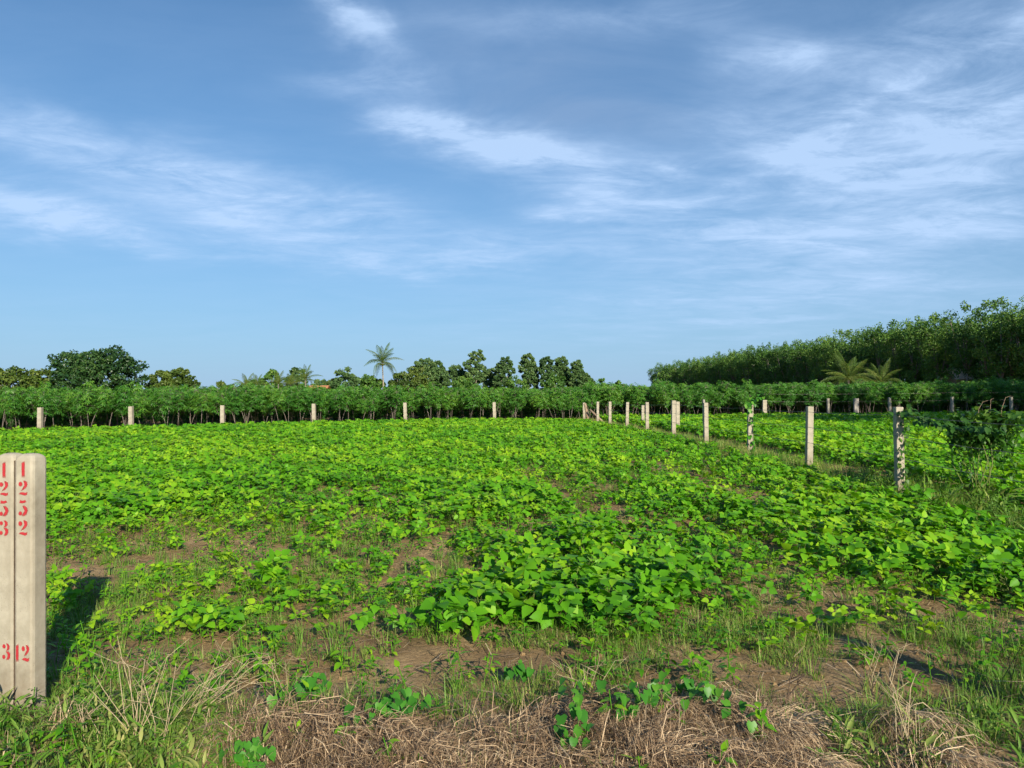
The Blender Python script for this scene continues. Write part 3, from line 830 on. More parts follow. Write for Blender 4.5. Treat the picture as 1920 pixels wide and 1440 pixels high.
scatter('soil_clods', np.stack([kx[okk], ky[okk], tz(kx[okk], ky[okk])], -1), RNG.uniform(0, 6.28, (nk, 3)), 0.004 + 0.020 * RNG.random(nk) ** 3.0, RNG.integers(0, 6, nk), CLOD, 'crumbs and clods of soil on the bare patches', 'soil')
# rough brown-green weeds under the right fence
fy = RNG.uniform(7.5, 36, 1100); fx = fence_x(fy) + RNG.normal(0, 0.28, fy.size)
okf = in_view(fx, fy, 0.05)
flat_scatter('fence_grass', fx[okf], fy[okf], 0.9, 2.0, [grass_tuft(560 + i, 34, 0.14, 0.005, 0.06, 0.3).mesh('fence_grass_tuft', M['grass'], False) for i in range(5)], 'rough yellowing grass growing along the foot of the right fence', 'grass')

zy = RNG.uniform(7.6, 11.5, 230); zx = fence_x(zy) + RNG.normal(0.15, 0.42, zy.size)
flat_scatter('fence_weeds', zx, zy, 1.1, 2.3, LANCE + WEEDS + GRASS, 'tangled low weeds under the fence shrub at the right', 'weeds', 0.3)
# ------------------------------------------------------------------ concrete posts
def rounded_post(w, d, h, bev, top_r, segs=3):
    """square post with chamfered edges and rounded top, base at the origin"""
    b = MB()
    def ring(z, inset):
        hw, hd = w / 2 - inset, d / 2 - inset
        c = min(bev, hw * 0.9, hd * 0.9); v = []
        for sx, sy, a0 in ((1, 1, 0), (-1, 1, 90), (-1, -1, 180), (1, -1, 270)):
            for i in range(3):
                a = R(a0 + 45 * i)
                v.append((sx * (hw - c) + c * math.cos(a), sy * (hd - c) + c * math.sin(a), z))
        return v
    levels = [(-0.25, 0)] + [(h * k / 6, 0.0) for k in range(1, 6)]
    for i in range(5):
        a = R(90 * i / 4)
        levels.append((h - top_r + top_r * math.sin(a), top_r * (1 - math.cos(a))))
    vs, fs = [], []
    for z, ins in levels: vs += ring(z, ins)
    for i in range(len(levels) - 1):
        for j in range(12):
            k = (j + 1) % 12
            fs.append((i * 12 + j, i * 12 + k, (i + 1) * 12 + k, (i + 1) * 12 + j))
    fs.append(tuple((len(levels) - 1) * 12 + j for j in range(12)))
    fs.append(tuple(range(11, -1, -1)))
    b.add(vs, fs, 0.5)
    return b

# stencil digits, outlines in a unit-high cell (x 0..0.68)
def arc(cx, cy, rx, ry, a0, a1, n=8): return [(cx + rx * math.cos(R(a0 + (a1 - a0) * i / n)), cy + ry * math.sin(R(a0 + (a1 - a0) * i / n))) for i in range(n + 1)]
DIG = {
    '1': [[(0.24, 0.0), (0.46, 0.0), (0.46, 1.0), (0.36, 1.0), (0.24, 0.90)]],
    '2': [arc(0.15, 0.76, 0.14, 0.15, 0, 360, 12)[:-1],
          [(0.36, 0.98), (0.50, 0.98), (0.63, 0.88), (0.66, 0.74), (0.60, 0.58), (0.42, 0.42), (0.20, 0.32), (0.40, 0.52), (0.44, 0.70), (0.42, 0.86)],
          [(0.06, 0.10), (0.16, 0.20), (0.36, 0.22), (0.56, 0.17), (0.66, 0.24), (0.62, 0.06), (0.48, 0.0), (0.26, 0.05)]],
    '5': [[(0.10, 0.78), (0.14, 0.98), (0.30, 0.93), (0.50, 0.98), (0.58, 0.86), (0.36, 0.78)],
          [(0.30, 0.60), (0.46, 0.62), (0.62, 0.52), (0.68, 0.32), (0.60, 0.12), (0.42, 0.0), (0.26, 0.02), (0.40, 0.12), (0.46, 0.32), (0.42, 0.50)],
          arc(0.15, 0.14, 0.13, 0.13, 0, 360, 12)[:-1]],
    '3': [arc(0.15, 0.80, 0.13, 0.13, 0, 360, 12)[:-1],
          [(0.32, 0.99), (0.50, 0.97), (0.62, 0.86), (0.62, 0.70), (0.50, 0.57), (0.34, 0.55), (0.42, 0.66), (0.43, 0.84)],
          [(0.32, 0.50), (0.52, 0.51), (0.67, 0.40), (0.68, 0.20), (0.56, 0.04), (0.34, 0.0), (0.44, 0.12), (0.46, 0.34)],
          arc(0.14, 0.17, 0.13, 0.13, 0, 360, 12)[:-1]],
}
def digit_mesh(ch, hgt, wid):
    b = MB()
    for poly in DIG[ch]:
        n = len(poly)
        cx = sum(p[0] for p in poly) / n; cy = sum(p[1] for p in poly) / n
        def P(p, k): return ((cx + (p[0] - cx) * k - 0.34) / 0.68 * wid, 0, (cy + (p[1] - cy) * k) * hgt)
        vs = [P(p, 1.16) for p in poly] + [P(p, 0.80) for p in poly] + [((cx - 0.34) / 0.68 * wid, 0, cy * hgt)]
        fs = []
        for i in range(n):
            j = (i + 1) % n
            fs.append((i, j, n + j, n + i)); fs.append((n + i, n + j, 2 * n))
        b.add(vs, fs, [0.0] * n + [0.9] * n + [1.0])
    return b.mesh('painted_digit', M['paint'], False)
MARK_D, PW, PD, TURN = 3.90, 0.112, 0.096, R(-12)
def marker_post(pxc, dz_top, digits, label, dy_=0.0):
    base = unproj(pxc, 1335, MARK_D)
    gz = tzs(base.x, MARK_D + PD / 2)
    top = unproj(pxc, 851 + dz_top, MARK_D).z
    h = top - gz
    me = rounded_post(PW, PD, h, 0.016, 0.036).mesh('post_body', M['concrete'], False)
    root = empty('numbered_post', (base.x, MARK_D + PD / 2 + dy_, gz), TURN)
    tag(root, label, 'post', 'numbered concrete posts')
    body = obj('post_body', me, root)
    if dy_ == 0.0:  # added dark strip, its colour stands in for the shade between the two posts
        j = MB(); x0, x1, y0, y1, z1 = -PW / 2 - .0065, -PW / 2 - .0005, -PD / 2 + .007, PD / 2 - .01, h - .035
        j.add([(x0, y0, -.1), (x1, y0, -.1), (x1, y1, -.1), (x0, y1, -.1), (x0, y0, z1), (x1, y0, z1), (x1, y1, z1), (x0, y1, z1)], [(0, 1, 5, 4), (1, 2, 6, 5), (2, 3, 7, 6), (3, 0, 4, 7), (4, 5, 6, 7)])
        obj('gap_shade_strip', j.mesh('gap_shade_strip', M['twig'], False), root)
    for ch, py0, py1, off in digits:
        hz_ = (py1 - py0) / FPX * MARK_D
        z = unproj(pxc, py1, MARK_D).z - gz
        wd = 0.056
        w_ = wd if off == 0 else 0.048
        d = obj('painted_digit', digit_mesh(ch, hz_, w_), body, T(off, -PD / 2 - 0.0018, z))
        d['label'] = 'red stencilled digit %s' % ch
    return root
DG = [(866, 893), (901, 929), (937, 967), (975, 1004)]
marker_post(46.5, 0, [(c, a, b, 0) for c, (a, b) in zip('1252', DG)] + [('1', 1210, 1239, -0.034), ('2', 1209, 1240, 0.016)],
            'right numbered cream concrete post reading 1252 in red stencil')
marker_post(4.1, 0, [(c, a + 2, b + 2, 0) for c, (a, b) in zip('1253', DG)] + [('1', 1210, 1239, -0.034), ('3', 1209, 1240, 0.016)],
            'left numbered cream concrete post reading 1253, cut by the photo edge', 0.0255)

def fence_post(name, px, d, py_top, w, mat, label, group, lean=None, dep=None):
    p = unproj(px, py_top, d); gz = tzs(p.x, d)
    h = max(0.5, p.z - gz)
    me = rounded_post(w, dep or w, h, 0.012, 0.010).mesh('fence_post', M[mat], False)
    o = obj(name, me)
    rng = random.Random(int(px * 7))
    l = lean or (rng.uniform(-0.015, 0.015), rng.uniform(-0.02, 0.02))
    o.matrix_basis = T(p.x, d, gz) @ rot('X', l[0]) @ rot('Y', l[1]) @ rot('Z', rng.uniform(-0.12, 0.12))
    tag(o, label, 'post', group)
    return Vector((p.x, d, gz)), h
# right fence, near to far
RF = [(1685, 763), (1515, 762), (1405, 757), (1323, 755), (1262, 751), (1213, 754), (1175, 754), (1143, 753), (1120, 753), (1095, 755)]
RFL = ['vine wrapped concrete post nearest the leafy shrub on the right fence', 'bare cream post standing alone, second nearest on the right fence',
       'concrete post with a green vine tuft on its head', 'slim cream post just left of the vine topped post', 'doubled looking cream post, fifth from the near end of the right fence',
       'cream post with a shorter one close on its left', 'narrow cream post, fourth from the far corner of the right fence', 'small cream post, third from the far corner of the right fence',
       'small cream post next to the corner brace', 'dull brownish corner post where the two fences meet']
rf_base = []
for i, (px, py) in enumerate(RF):
    d = (i + 4.05) * 2.6
    lean = (0.0, 0.028) if i == 1 else ((0, 0.03) if i == 6 else None)
    rf_base.append(fence_post('fence_post', px, d, py, 0.105 if i != 4 else 0.11, 'concrete', RFL[i], 'posts of the right fence', lean))
fence_post('fence_post', 1270, 24.5, 753, 0.12, 'concrete', 'second post standing hard against the fifth post of the right fence', 'posts of the right fence')
fence_post('fence_post', 1205, 29.0, 760, 0.11, 'concrete', 'short thin pale post just left of a taller cream post', 'posts of the right fence')
fence_post('fence_post', 1319, 24.5, 749, 0.07, 'concrete_grey', 'thin grey post peeping out behind the slim cream post', 'posts of the right fence')
# leaning wooden brace at the corner
b = MB(); p0 = unproj(1104, 790, 32.6); p1 = unproj(1097, 757, 32.8); p0.z = tzs(p0.x, p0.y) - 0.05
b.tube([p0, p1], [0.07, 0.06], 7); tag(obj('brace_pole', b.mesh('brace_pole', M['wood'])), 'leaning wooden brace pole against the fence corner post', 'pole')
b = MB(); p0 = unproj(1135, 792, 32.0); p1 = unproj(1106, 768, 32.4); p0.z = tzs(p0.x, p0.y) - 0.05
b.tube([p0, p1], [0.05, 0.045], 7); tag(obj('brace_pole', b.mesh('brace_pole', M['wood'])), 'slanting thin wooden pole low beside the fence corner', 'pole')
# back fence of the left field
LB = [(75, 764), (246, 762), (417, 760), (589, 757), (760, 755), (927, 754)]
LBL = ['leftmost cream post in front of the cassava', 'second cream post from the left in front of the cassava', 'third cream post from the left in front of the cassava',
       'fourth cream post from the left in front of the cassava', 'cream post below the coconut palm in front of the cassava', 'cream post nearest the fence corner in front of the cassava']
for (px, py), lb in zip(LB, LBL):
    inv = 1 / BL0.y + (px + 200) / 1295 * (1 / BL1.y - 1 / BL0.y)
    fence_post('fence_post', px, 1 / inv, py, 0.125, 'concrete', lb, 'posts of the back fence')
# back fence of the right field
for px, py, w, lb, mt in [(1433, 750, 0.20, 'broad cream post in the right back fence above the vine topped post', 'concrete'), (1553, 747, 0.11, 'thin pale post left of the broad grey post at the back right', 'concrete'),
                      (1605, 747, 0.22, 'broad grey post in the back fence at the right', 'concrete_grey'), (1668, 745, 0.11, 'thin pale post behind the vine wrapped post', 'concrete'),
                      (1785, 744, 0.11, 'thin pale post at the back left of the leafy shrub', 'concrete'), (1896, 744, 0.11, 'rightmost thin pale post beyond the leafy shrub', 'concrete')]:
    fence_post('fence_post', px, RB_Y, py, w, mt, lb, 'posts of the right back fence', None, 0.12)
# a verge post just outside the right edge, its shadow lies across the soil
o = obj('fence_post', rounded_post(0.12, 0.12, 1.35, 0.012, 0.012).mesh('fence_post', M['concrete']))
o.matrix_basis = T(3.15, 2.55, tzs(3.15, 2.55)); tag(o, 'concrete verge post just outside the right edge of the view', 'post', 'posts along the verge')
# wires
def strand(pts, sag, name, label, group, r=0.0042):
    b = MB(); q = []
    for a, c in zip(pts[:-1], pts[1:]):
        for i in range(8):
            t = i / 8; p = a.lerp(c, t); p.z -= sag * 4 * t * (1 - t); q.append(p)
    q.append(pts[-1]); b.tube(q, r, 4)
    tag(obj(name, b.mesh(name, M['wire'])), label, 'wire', group)
ext = rf_base[0][0] + (rf_base[0][0] - rf_base[1][0]); ext.z = tzs(ext.x, ext.y)
for frac, nm in ((0.92, 'top'), (0.68, 'upper middle'), (0.44, 'lower middle')):
    pts = [ext + Vector((0.07, -0.0, 1.3 * frac))] + [p + Vector((-0.066, 0, h * frac)) for p, h in rf_base]
    strand(pts, 0.025, 'barbed_wire', '%s wire strand strung along the right fence' % nm, 'wires of the right fence')
for z, nm in ((1.15, 'top'), (0.8, 'lower')):
    pts = []
    for px in (1433, 1553, 1605, 1668, 1785, 1896, 2000):
        p = unproj(px, 750, RB_Y - 0.13); pts.append(Vector((p.x, p.y, tzs(p.x, p.y) + z)))
    strand(pts, 0.03, 'barbed_wire', '%s wire strand of the back fence at the right' % nm, 'wires of the right back fence', 0.004)

# ------------------------------------------------------------------ cassava
def palmate(rng, rad):
    b = MB(); n = rng.choice((5, 7, 7))
    for k in range(n):
        a = R(-130 + 260 * k / (n - 1)); L = rad * (1 - 0.28 * abs(k - (n - 1) / 2) / ((n - 1) / 2)); w = L * 0.13
        dr = rng.uniform(0.1, 0.5); c, s = math.cos(a), math.sin(a)
        b.add([(0, 0, 0), (L * .55 * c - w * s, L * .55 * s + w * c, -dr * L * .3), (L * c, L * s, -dr * L), (L * .55 * c + w * s, L * .55 * s - w * c, -dr * L * .3)], [(0, 1, 2, 3)], rng.uniform(0.2, 0.8))
    return b
_pr = random.Random(77)
PALM = [palmate(_pr, _pr.uniform(0.12, 0.165)) for i in range(6)]
def cassava(seed, low=0.62):
    rng = random.Random(seed); st = MB(); cr = MB()
    n_main = rng.choice((1, 2, 2, 3)); tips = []
    for k in range(n_main):
        az = rng.uniform(0, 6.28); ln = rng.uniform(0.05, 0.38)
        h1 = rng.uniform(0.75, 1.1)
        p0 = Vector((rng.uniform(-.05, .05), rng.uniform(-.05, .05), -0.05)); mid = p0 + Vector((ln * .5 * math.cos(az), ln * .5 * math.sin(az), h1 * .55)); p1 = p0 + Vector((ln * math.cos(az) * 1.1, ln * math.sin(az) * 1.1, h1))
        st.tube([p0, mid, p1], [0.0115, 0.010, 0.009], 5)
        for j in range(rng.choice((2, 3, 3)) if n_main == 1 else rng.choice((1, 2))):
            a2 = rng.uniform(0, 6.28); l2 = rng.uniform(0.12, 0.35)
            p2 = p1 + Vector((l2 * math.cos(a2), l2 * math.sin(a2), rng.uniform(0.55, 0.85)))
            pm = p1.lerp(p2, 0.5) + Vector((0.05 * math.cos(a2), 0.05 * math.sin(a2), -0.03))
            st.tube([p1, pm, p2], [0.009, 0.007, 0.004], 4)
            tips.append((p1, pm, p2))
    for p1, pm, p2 in tips:
        for i in range(int(68 * rng.uniform(0.8, 1.2))):
            t = rng.random() ** 0.75
            q = p1.lerp(pm, t * 2) if t < .5 else pm.lerp(p2, t * 2 - 1)
            a = rng.uniform(0, 6.28); pl = rng.uniform(0.12, 0.30) * (1.25 - 0.5 * t)
            end = q + Vector((pl * math.cos(a), pl * math.sin(a), rng.uniform(-0.18, 0.13)))
            if end.z < low and rng.random() < 0.7: continue
            cr.merge(rng.choice(PALM), T(end) @ rot('Z', a) @ rot('Y', R(rng.uniform(-10, 55))) @ rot('X', R(rng.uniform(-25, 25))) @ Matrix.Scale(rng.uniform(0.8, 1.2), 4), (t - .5) * 0.3 + (0.45 if rng.random() < 0.03 else 0))
            if i % 3 == 0: cr.tube([q, end], 0.003, 3, 0.8, 1, False)
    return st, cr
CAS_LOW = []
for i in range(6):
    st, cr = cassava(1300 + i)
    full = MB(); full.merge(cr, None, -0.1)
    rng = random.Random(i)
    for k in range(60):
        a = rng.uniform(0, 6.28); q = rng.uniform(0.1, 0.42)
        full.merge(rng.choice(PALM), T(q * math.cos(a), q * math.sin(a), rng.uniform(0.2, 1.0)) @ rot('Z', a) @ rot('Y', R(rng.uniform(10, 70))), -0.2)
    full.merge(st, None, 0, 1)
    CAS_LOW.append(full.mesh('cassava_plant_mass', [M['cassava'], M['cassava_stem']], False))
CAS = []
for i in range(10):
    st, cr = cassava(1200 + i)
    CAS.append((st.mesh('stem', M['cassava_stem']), cr.mesh('crown', [M['cassava'], M['cassava_stem']], False)))
def cassava_front(x):
    """y of the front edge of the cassava at x"""
    x = np.asarray(x, float)
    return np.where(x < BL1.x + 0.2, back_y(x) + 1.0, np.minimum(BL1.y + 1.2 + (x - BL1.x) * 1.2, RB_Y + 1.3))
cx_, cy_ = jgrid(-42, 46, 22, 62, 0.68, RNG)
depth_in = cy_ - cassava_front(cx_)
okc = (depth_in > 0) & (depth_in < 22) & in_view(cx_, cy_, 0.06) & ((depth_in < 8) | (RNG.random(cx_.size) < 0.6))
cx_, cy_, depth_in = cx_[okc], cy_[okc], depth_in[okc]
csz = 0.785 * RNG.uniform(0.82, 1.10, cx_.size) * np.where(cx_ > 3.5, 1.18, 1.0) * (0.96 + 0.1 * fbm(cx_, cy_, 0.25, 2, 33))
oc = np.argsort(depth_in + 0.06 * cy_)
NC = 240
for i in oc[:NC]:
    root = empty('cassava_plant', (cx_[i], cy_[i], tzs(cx_[i], cy_[i])), RNG.uniform(0, 6.28), csz[i])
    px, py = proj(cx_[i], cy_[i], 1.0)
    rw = 'front row' if depth_in[i] < 0.85 else ('second row' if depth_in[i] < 1.7 else 'third row')
    if cx_[i] > 3.5:
        w_ = 'behind the slim fence posts' if px < 1330 else ('left of the broad grey post' if px < 1600 else ('right of the broad grey post' if px < 1760 else 'above the leafy shrub'))
        lb = 'shaded cassava plant, %s behind the right field, %s' % (rw, w_)
    else:
        k_ = sum(px > q for q, _ in ((75, 0), (246, 0), (417, 0), (589, 0), (760, 0), (927, 0)))
        w_ = ['left of the first back fence post', 'between first and second back posts', 'between second and third back posts', 'between third and fourth back posts', 'between fourth and fifth back posts', 'between fifth and sixth back posts', 'right of the sixth back post'][k_]
        lb = 'cassava plant, %s, %s from the left' % (rw, w_) if 0 < k_ < 6 else 'cassava plant, %s, %s' % (rw, w_)
    tag(root, lb, 'cassava plant', 'cassava plants in the front rows')
    s_, c_ = CAS[RNG.integers(0, len(CAS))]
    obj('stem', s_, root); obj('crown', c_, root)
rest = oc[NC:]
scatter('cassava_crop', np.stack([cx_[rest], cy_[rest], tz(cx_[rest], cy_[rest])], -1), np.stack([np.zeros(rest.size), np.zeros(rest.size), RNG.uniform(0, 6.28, rest.size)], -1),
        csz[rest], RNG.integers(0, len(CAS_LOW), rest.size), CAS_LOW, 'dense cassava rows stretching back behind the front plants', 'cassava crop')
# the low bushy cassava beside the corner posts
p = unproj(1070, 790, 32.2)
root = empty('cassava_plant', (p.x, p.y, tzs(p.x, p.y)), 0.4, 0.68); tag(root, 'low bushy cassava plant left of the fence corner posts', 'cassava plant', 'cassava plants in the front rows')
obj('stem', CAS[2][0], root); obj('crown', CAS[2][1], root)

# ------------------------------------------------------------------ trees
def leaf_cloud(b, centre, rad, n, size, rng, squash=(1, 1, 1), outward=0.55, tint0=0.0, droop=0.0):
    for i in range(n):
        d = Vector((rng.gauss(0, 1), rng.gauss(0, 1), rng.gauss(0, 1))).normalized()
        r = rad * rng.uniform(0.45, 1.05)
        p = centre + Vector((d.x * r * squash[0], d.y * r * squash[1], d.z * r * squash[2]))
        nrm = (d * outward + Vector((rng.gauss(0, 1), rng.gauss(0, 1), rng.gauss(0, 1) + 0.4)).normalized() * (1 - outward)).normalized()
        u = nrm.orthogonal().normalized(); u.rotate(Matrix.Rotation(rng.uniform(0, 6.28), 3, nrm)); v = nrm.cross(u)
        if droop: u = (u + Vector((0, 0, -droop))).normalized()
        s = size * rng.uniform(0.6, 1.3); w = s * rng.uniform(0.32, 0.5)
        bend = nrm * (-0.18 * s)
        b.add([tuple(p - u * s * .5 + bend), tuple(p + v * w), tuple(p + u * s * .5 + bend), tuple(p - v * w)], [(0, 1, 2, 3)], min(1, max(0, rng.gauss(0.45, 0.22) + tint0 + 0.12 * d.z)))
def rubber(seed):
    rng = random.Random(seed); tr = MB(); cr = MB()
    H = rng.uniform(10.6, 11.9); hb = rng.uniform(2.6, 3.8); lean = Vector((rng.uniform(-.5, .5), rng.uniform(-.5, .5), 0))
    fork = Vector((0, 0, hb)) + lean * .3
    tr.tube([(0, 0, -0.2), Vector((0, 0, hb * .5)) + lean * .1, fork], [0.16, 0.13, 0.115], 7)
    ends = []
    for k in range(rng.randint(4, 6)):
        a = k * 2.1 + rng.uniform(-.5, .5); r = rng.uniform(0.6, 2.1); z = hb + (H - hb) * rng.uniform(0.55, 0.93)
        e = Vector((r * math.cos(a), r * math.sin(a), z)) + lean
        m = fork.lerp(e, 0.5) + Vector((0.3 * math.cos(a), 0.3 * math.sin(a), 0.2))
        tr.tube([fork, m, e], [0.085, 0.055, 0.02], 5)
        ends.append(e)
        for t in (0.35, 0.6, 0.85):
            q = fork.lerp(m, t * 2) if t < .5 else m.lerp(e, t * 2 - 1)
            a2 = a + rng.uniform(-1.4, 1.4); f = q + Vector((rng.uniform(.5, 1.4) * math.cos(a2), rng.uniform(.5, 1.4) * math.sin(a2), rng.uniform(0.0, 1.0)))
            tr.tube([q, f], [0.035, 0.012], 4); ends.append(f)
    for e in ends:
        leaf_cloud(cr, e, rng.uniform(0.8, 1.25), 120, 0.25, rng, (1, 1, 0.85), 0.35, rng.uniform(-.2, .2), 0.4)
    for k in range(5):      # shoots that stand above the crown
        a = rng.uniform(0, 6.28); r = rng.uniform(0, 1.7); z = H + rng.uniform(-0.6, 0.35)
        leaf_cloud(cr, Vector((r * math.cos(a), r * math.sin(a), z)) + lean, 0.42, 26, 0.26, rng, (1, 1, 1.4), 0.35, 0.1, 0.4)
    for k in range(14):     # low epicormic leaves on the trunk side
        a = rng.uniform(0, 6.28); r = rng.uniform(0.5, 1.6); z = rng.uniform(1.2, 5.0)
        leaf_cloud(cr, Vector((r * math.cos(a), r * math.sin(a), z)), 0.75, 60, 0.26, rng, (1, 1, 1), 0.35, -0.05, 0.4)
    return tr, cr
RUB = [(a.mesh('trunk', M['bark']), c.mesh('crown', M['rubber'], False)) for a, c in (rubber(2000 + i) for i in range(8))]
def put_tree(name, protos, loc, rz, sc, label, cat, group=None):
    r = empty(name, loc, rz, sc); tag(r, label, cat, group)
    obj('trunk', protos[0], r); obj('crown', protos[1], r)
    return r
EDGE_X = 55.0
rr = random.Random(4)
for row in range(8):
    y = 74.0 + row * 1.3
    while y < (285 if row < 4 else 135):
        x = EDGE_X - 2.8 * sstep(230, 285, y) + row * 3.4 + rr.uniform(-.6, .6)
        yy = y + rr.uniform(-.5, .5)
        if x < 0.72 * yy + 6 and not (row == 0 and 95 < yy < 96.2):
            sc = rr.uniform(0.93, 1.06)
            pxr = float(proj(x, yy, 5.0)[0])
            wr = 'at the far low end' if pxr < 1350 else ('left of the bushy palm' if pxr < 1540 else ('behind the palms' if pxr < 1680 else ('left of the shed' if pxr < 1790 else ('beside the shed' if pxr < 1860 else 'at the tall right edge'))))
            lb = '%s rubber tree of the right plantation, %s' % ({0: 'front row', 1: 'second row', 2: 'third row'}.get(row, 'inner'), wr)
            put_tree('rubber_tree', RUB[rr.randrange(8)], (float(x), yy, 0.1), rr.uniform(0, 6.28), sc, lb, 'tree', 'rubber trees of the right plantation')
        y += (2.9 if row < 2 else 4.4) * (1 + (y - 74) / 260)
# rubber trees of the same plantation nearer by, outside the frame: they shade the right back corner
for x, y in ((19.0, 12.0), (22.0, 14.0), (25.0, 16.5), (28.5, 19.0), (23.5, 10.5), (27.0, 12.5), (31.5, 22.0), (36.0, 27.0), (32.5, 17.0), (41.0, 32.0), (47.0, 40.0), (53.0, 50.0)):
    put_tree('rubber_tree', RUB[rr.randrange(8)], (x, y, 0.1), rr.uniform(0, 6.28), rr.uniform(0.95, 1.1), 'rubber tree beyond the right edge of the view', 'tree', 'rubber trees outside the view')

def dome_tree(seed, W, H, n_clump, per, size, trunk_h, lumps=1.0, zmin=0.12, tall=1.0):
    """broad crown made of leaf clumps over a dome; W width, H height"""
    rng = random.Random(seed); tr = MB(); cr = MB()
    top = Vector((0, 0, trunk_h))
    tr.tube([(0, 0, -0.2), (0.1, 0, trunk_h * .6), top], [0.035 * H, 0.028 * H, 0.022 * H], 8)
    for k in range(n_clump):
        a = k * 2.39996; f = (k + 0.5) / n_clump
        zf = zmin + (1 - zmin) * f
        rad = math.sqrt(max(0.0, 1 - zf ** (2.2 * tall))) if zf > 0.3 else 0.95
        rad *= rng.uniform(0.72, 1.0) * (1 + 0.10 * math.sin(3 * a + seed) + 0.07 * math.sin(5 * a + 2.1 * seed))
        hm = 1 + 0.09 * math.sin(2 * a + 1.7 * seed) + 0.06 * math.sin(7 * a + seed)
        c = Vector((W * .5 * rad * math.cos(a), W * .5 * rad * math.sin(a), H * min(1.02, zf * hm) * rng.uniform(0.90, 1.0)))
        cr_r = lumps * rng.uniform(0.085, 0.15) * W
        c *= 1 - cr_r / W * 0.5
        if k % 4 == 0:
            m = top.lerp(c, 0.5) + Vector((0, 0, 0.04 * H)); tr.tube([top, m, c], [0.014 * H, 0.009 * H, 0.004 * H], 5)
        leaf_cloud(cr, c, cr_r, per, size, rng, (1, 1, 0.8), 0.5, rng.uniform(-.24, .24))
    return tr, cr
def lobed_tree(seed, W, H, lobes, n, per, size, trunk_h):
    rng = random.Random(seed); tr = MB(); cr = MB()
    tr.tube([(0, 0, -0.2), (0.1, 0, trunk_h * .6), (0, 0, trunk_h)], [0.035 * H, 0.028 * H, 0.022 * H], 8)
    top = Vector((0, 0, trunk_h))
    for (lx, ly, lz, rx, rz) in lobes:
        c0 = Vector((lx * W, ly * W, lz * H))
        tr.tube([top, top.lerp(c0, .5) + Vector((0, 0, .03 * H)), c0], [0.014 * H, 0.010 * H, 0.004 * H], 5)
        m = max(6, int(n * rx * rx * 12)); lt = rng.uniform(-.10, .10)
        for k in range(m):
            zz = 1 - 1.75 * (k + .5) / m; a = k * 2.39996; q = math.sqrt(max(0, 1 - zz * zz)); f = rng.uniform(.72, 1.0)
            c = c0 + Vector((q * math.cos(a) * rx * W * f, q * math.sin(a) * rx * W * f, zz * rz * H * f))
            if c.z < 0.05 * H: c.z = 0.05 * H
            leaf_cloud(cr, c, rng.uniform(.045, .085) * W + .15, per, size, rng, (1, 1, .75), 0.45, lt + rng.uniform(-.22, .22))
    return tr, cr
def lobe_tree(name, px, py_top, d, w_px, seed, lobes, n, per, size, mat, label, trunk_f=0.3, bark='bark', group=None):
    p = unproj(px, py_top, d); gz = 0.15; H = p.z - gz; W = w_px / FPX * d
    a, c = lobed_tree(seed, W, H, lobes, n, per, size, H * trunk_f)
    return put_tree(name, (a.mesh('trunk', M[bark]), c.mesh('crown', M[mat], False)), (p.x, d, gz), 0, 1, label, 'tree', group)
def single_tree(name, px, py_top, d, w_px, seed, n_clump, per, size, mat, label, trunk_f=0.3, lumps=1.0, zmin=0.12, tall=1.0, bark='bark', group=None, cat='tree'):
    p = unproj(px, py_top, d); gz = 0.15
    H = p.z - gz; W = w_px / FPX * d
    a, c = dome_tree(seed, W, H, n_clump, per, size, H * trunk_f, lumps, zmin, tall)
    return put_tree(name, (a.mesh('trunk', M[bark]), c.mesh('crown', M[mat], False)), (p.x, d, gz), 0, 1, label, cat, group)
lobe_tree('mango_tree', 182, 650, 118, 172, 31, [(-.30, 0, .70, .20, .24), (-.05, -.06, .66, .24, .26), (.14, 0, .73, .24, .25), (.32, 0, .50, .19, .34), (-.36, 0, .38, .16, .32), (.10, -.16, .42, .26, .34), (-.14, -.16, .36, .26, .32), (.40, 0, .25, .12, .22)], 34, 85, 0.44, 'mango', 'large dark round mango tree at the left, tallest on its side', 0.25)
lobe_tree('round_tree', 322, 688, 122, 96, 32, [(-.18, 0, .58, .26, .34), (.10, 0, .66, .26, .32), (.30, 0, .42, .20, .36), (-.34, 0, .34, .16, .28), (.0, -.15, .34, .30, .34)], 24, 95, 0.42, 'olive', 'smaller round olive green tree right of the dark mango tree', 0.2)
single_tree('bushy_tree', 20, 686, 112, 90, 33, 46, 80, 0.42, 'olive', 'leftmost yellow green bushy tree at the photo edge', 0.3, 1.1, 0.12, 1.2, group='bushy trees at the left edge')
single_tree('bushy_tree', 72, 690, 116, 72, 34, 40, 80, 0.42, 'olive', 'yellow green bushy tree close left of the dark mango tree', 0.3, 1.1, 0.12, 1.2, group='bushy trees at the left edge')
single_tree('bushy_tree', -30, 690, 110, 80, 35, 36, 75, 0.42, 'olive', 'bushy tree half cut off by the left photo edge', 0.3, 1.1, 0.12, 1.2, group='bushy trees at the left edge')
single_tree('bushy_tree', 508, 689, 128, 52, 36, 34, 60, 0.42, 'rubber', 'loose topped green tree left of the dark feathery palm', 0.4, 1.0, 0.15, 1.2)
single_tree('bushy_tree', 556, 687, 131, 50, 37, 34, 75, 0.42, 'acacia', 'rounded grey green tree rising above the young palms', 0.35, 1.1, 0.15, 1.3)
single_tree('bushy_tree', 646, 688, 136, 54, 38, 36, 75, 0.42, 'acacia', 'rounded tree standing alone left of the tall coconut palm', 0.35, 1.05, 0.12, 1.3)
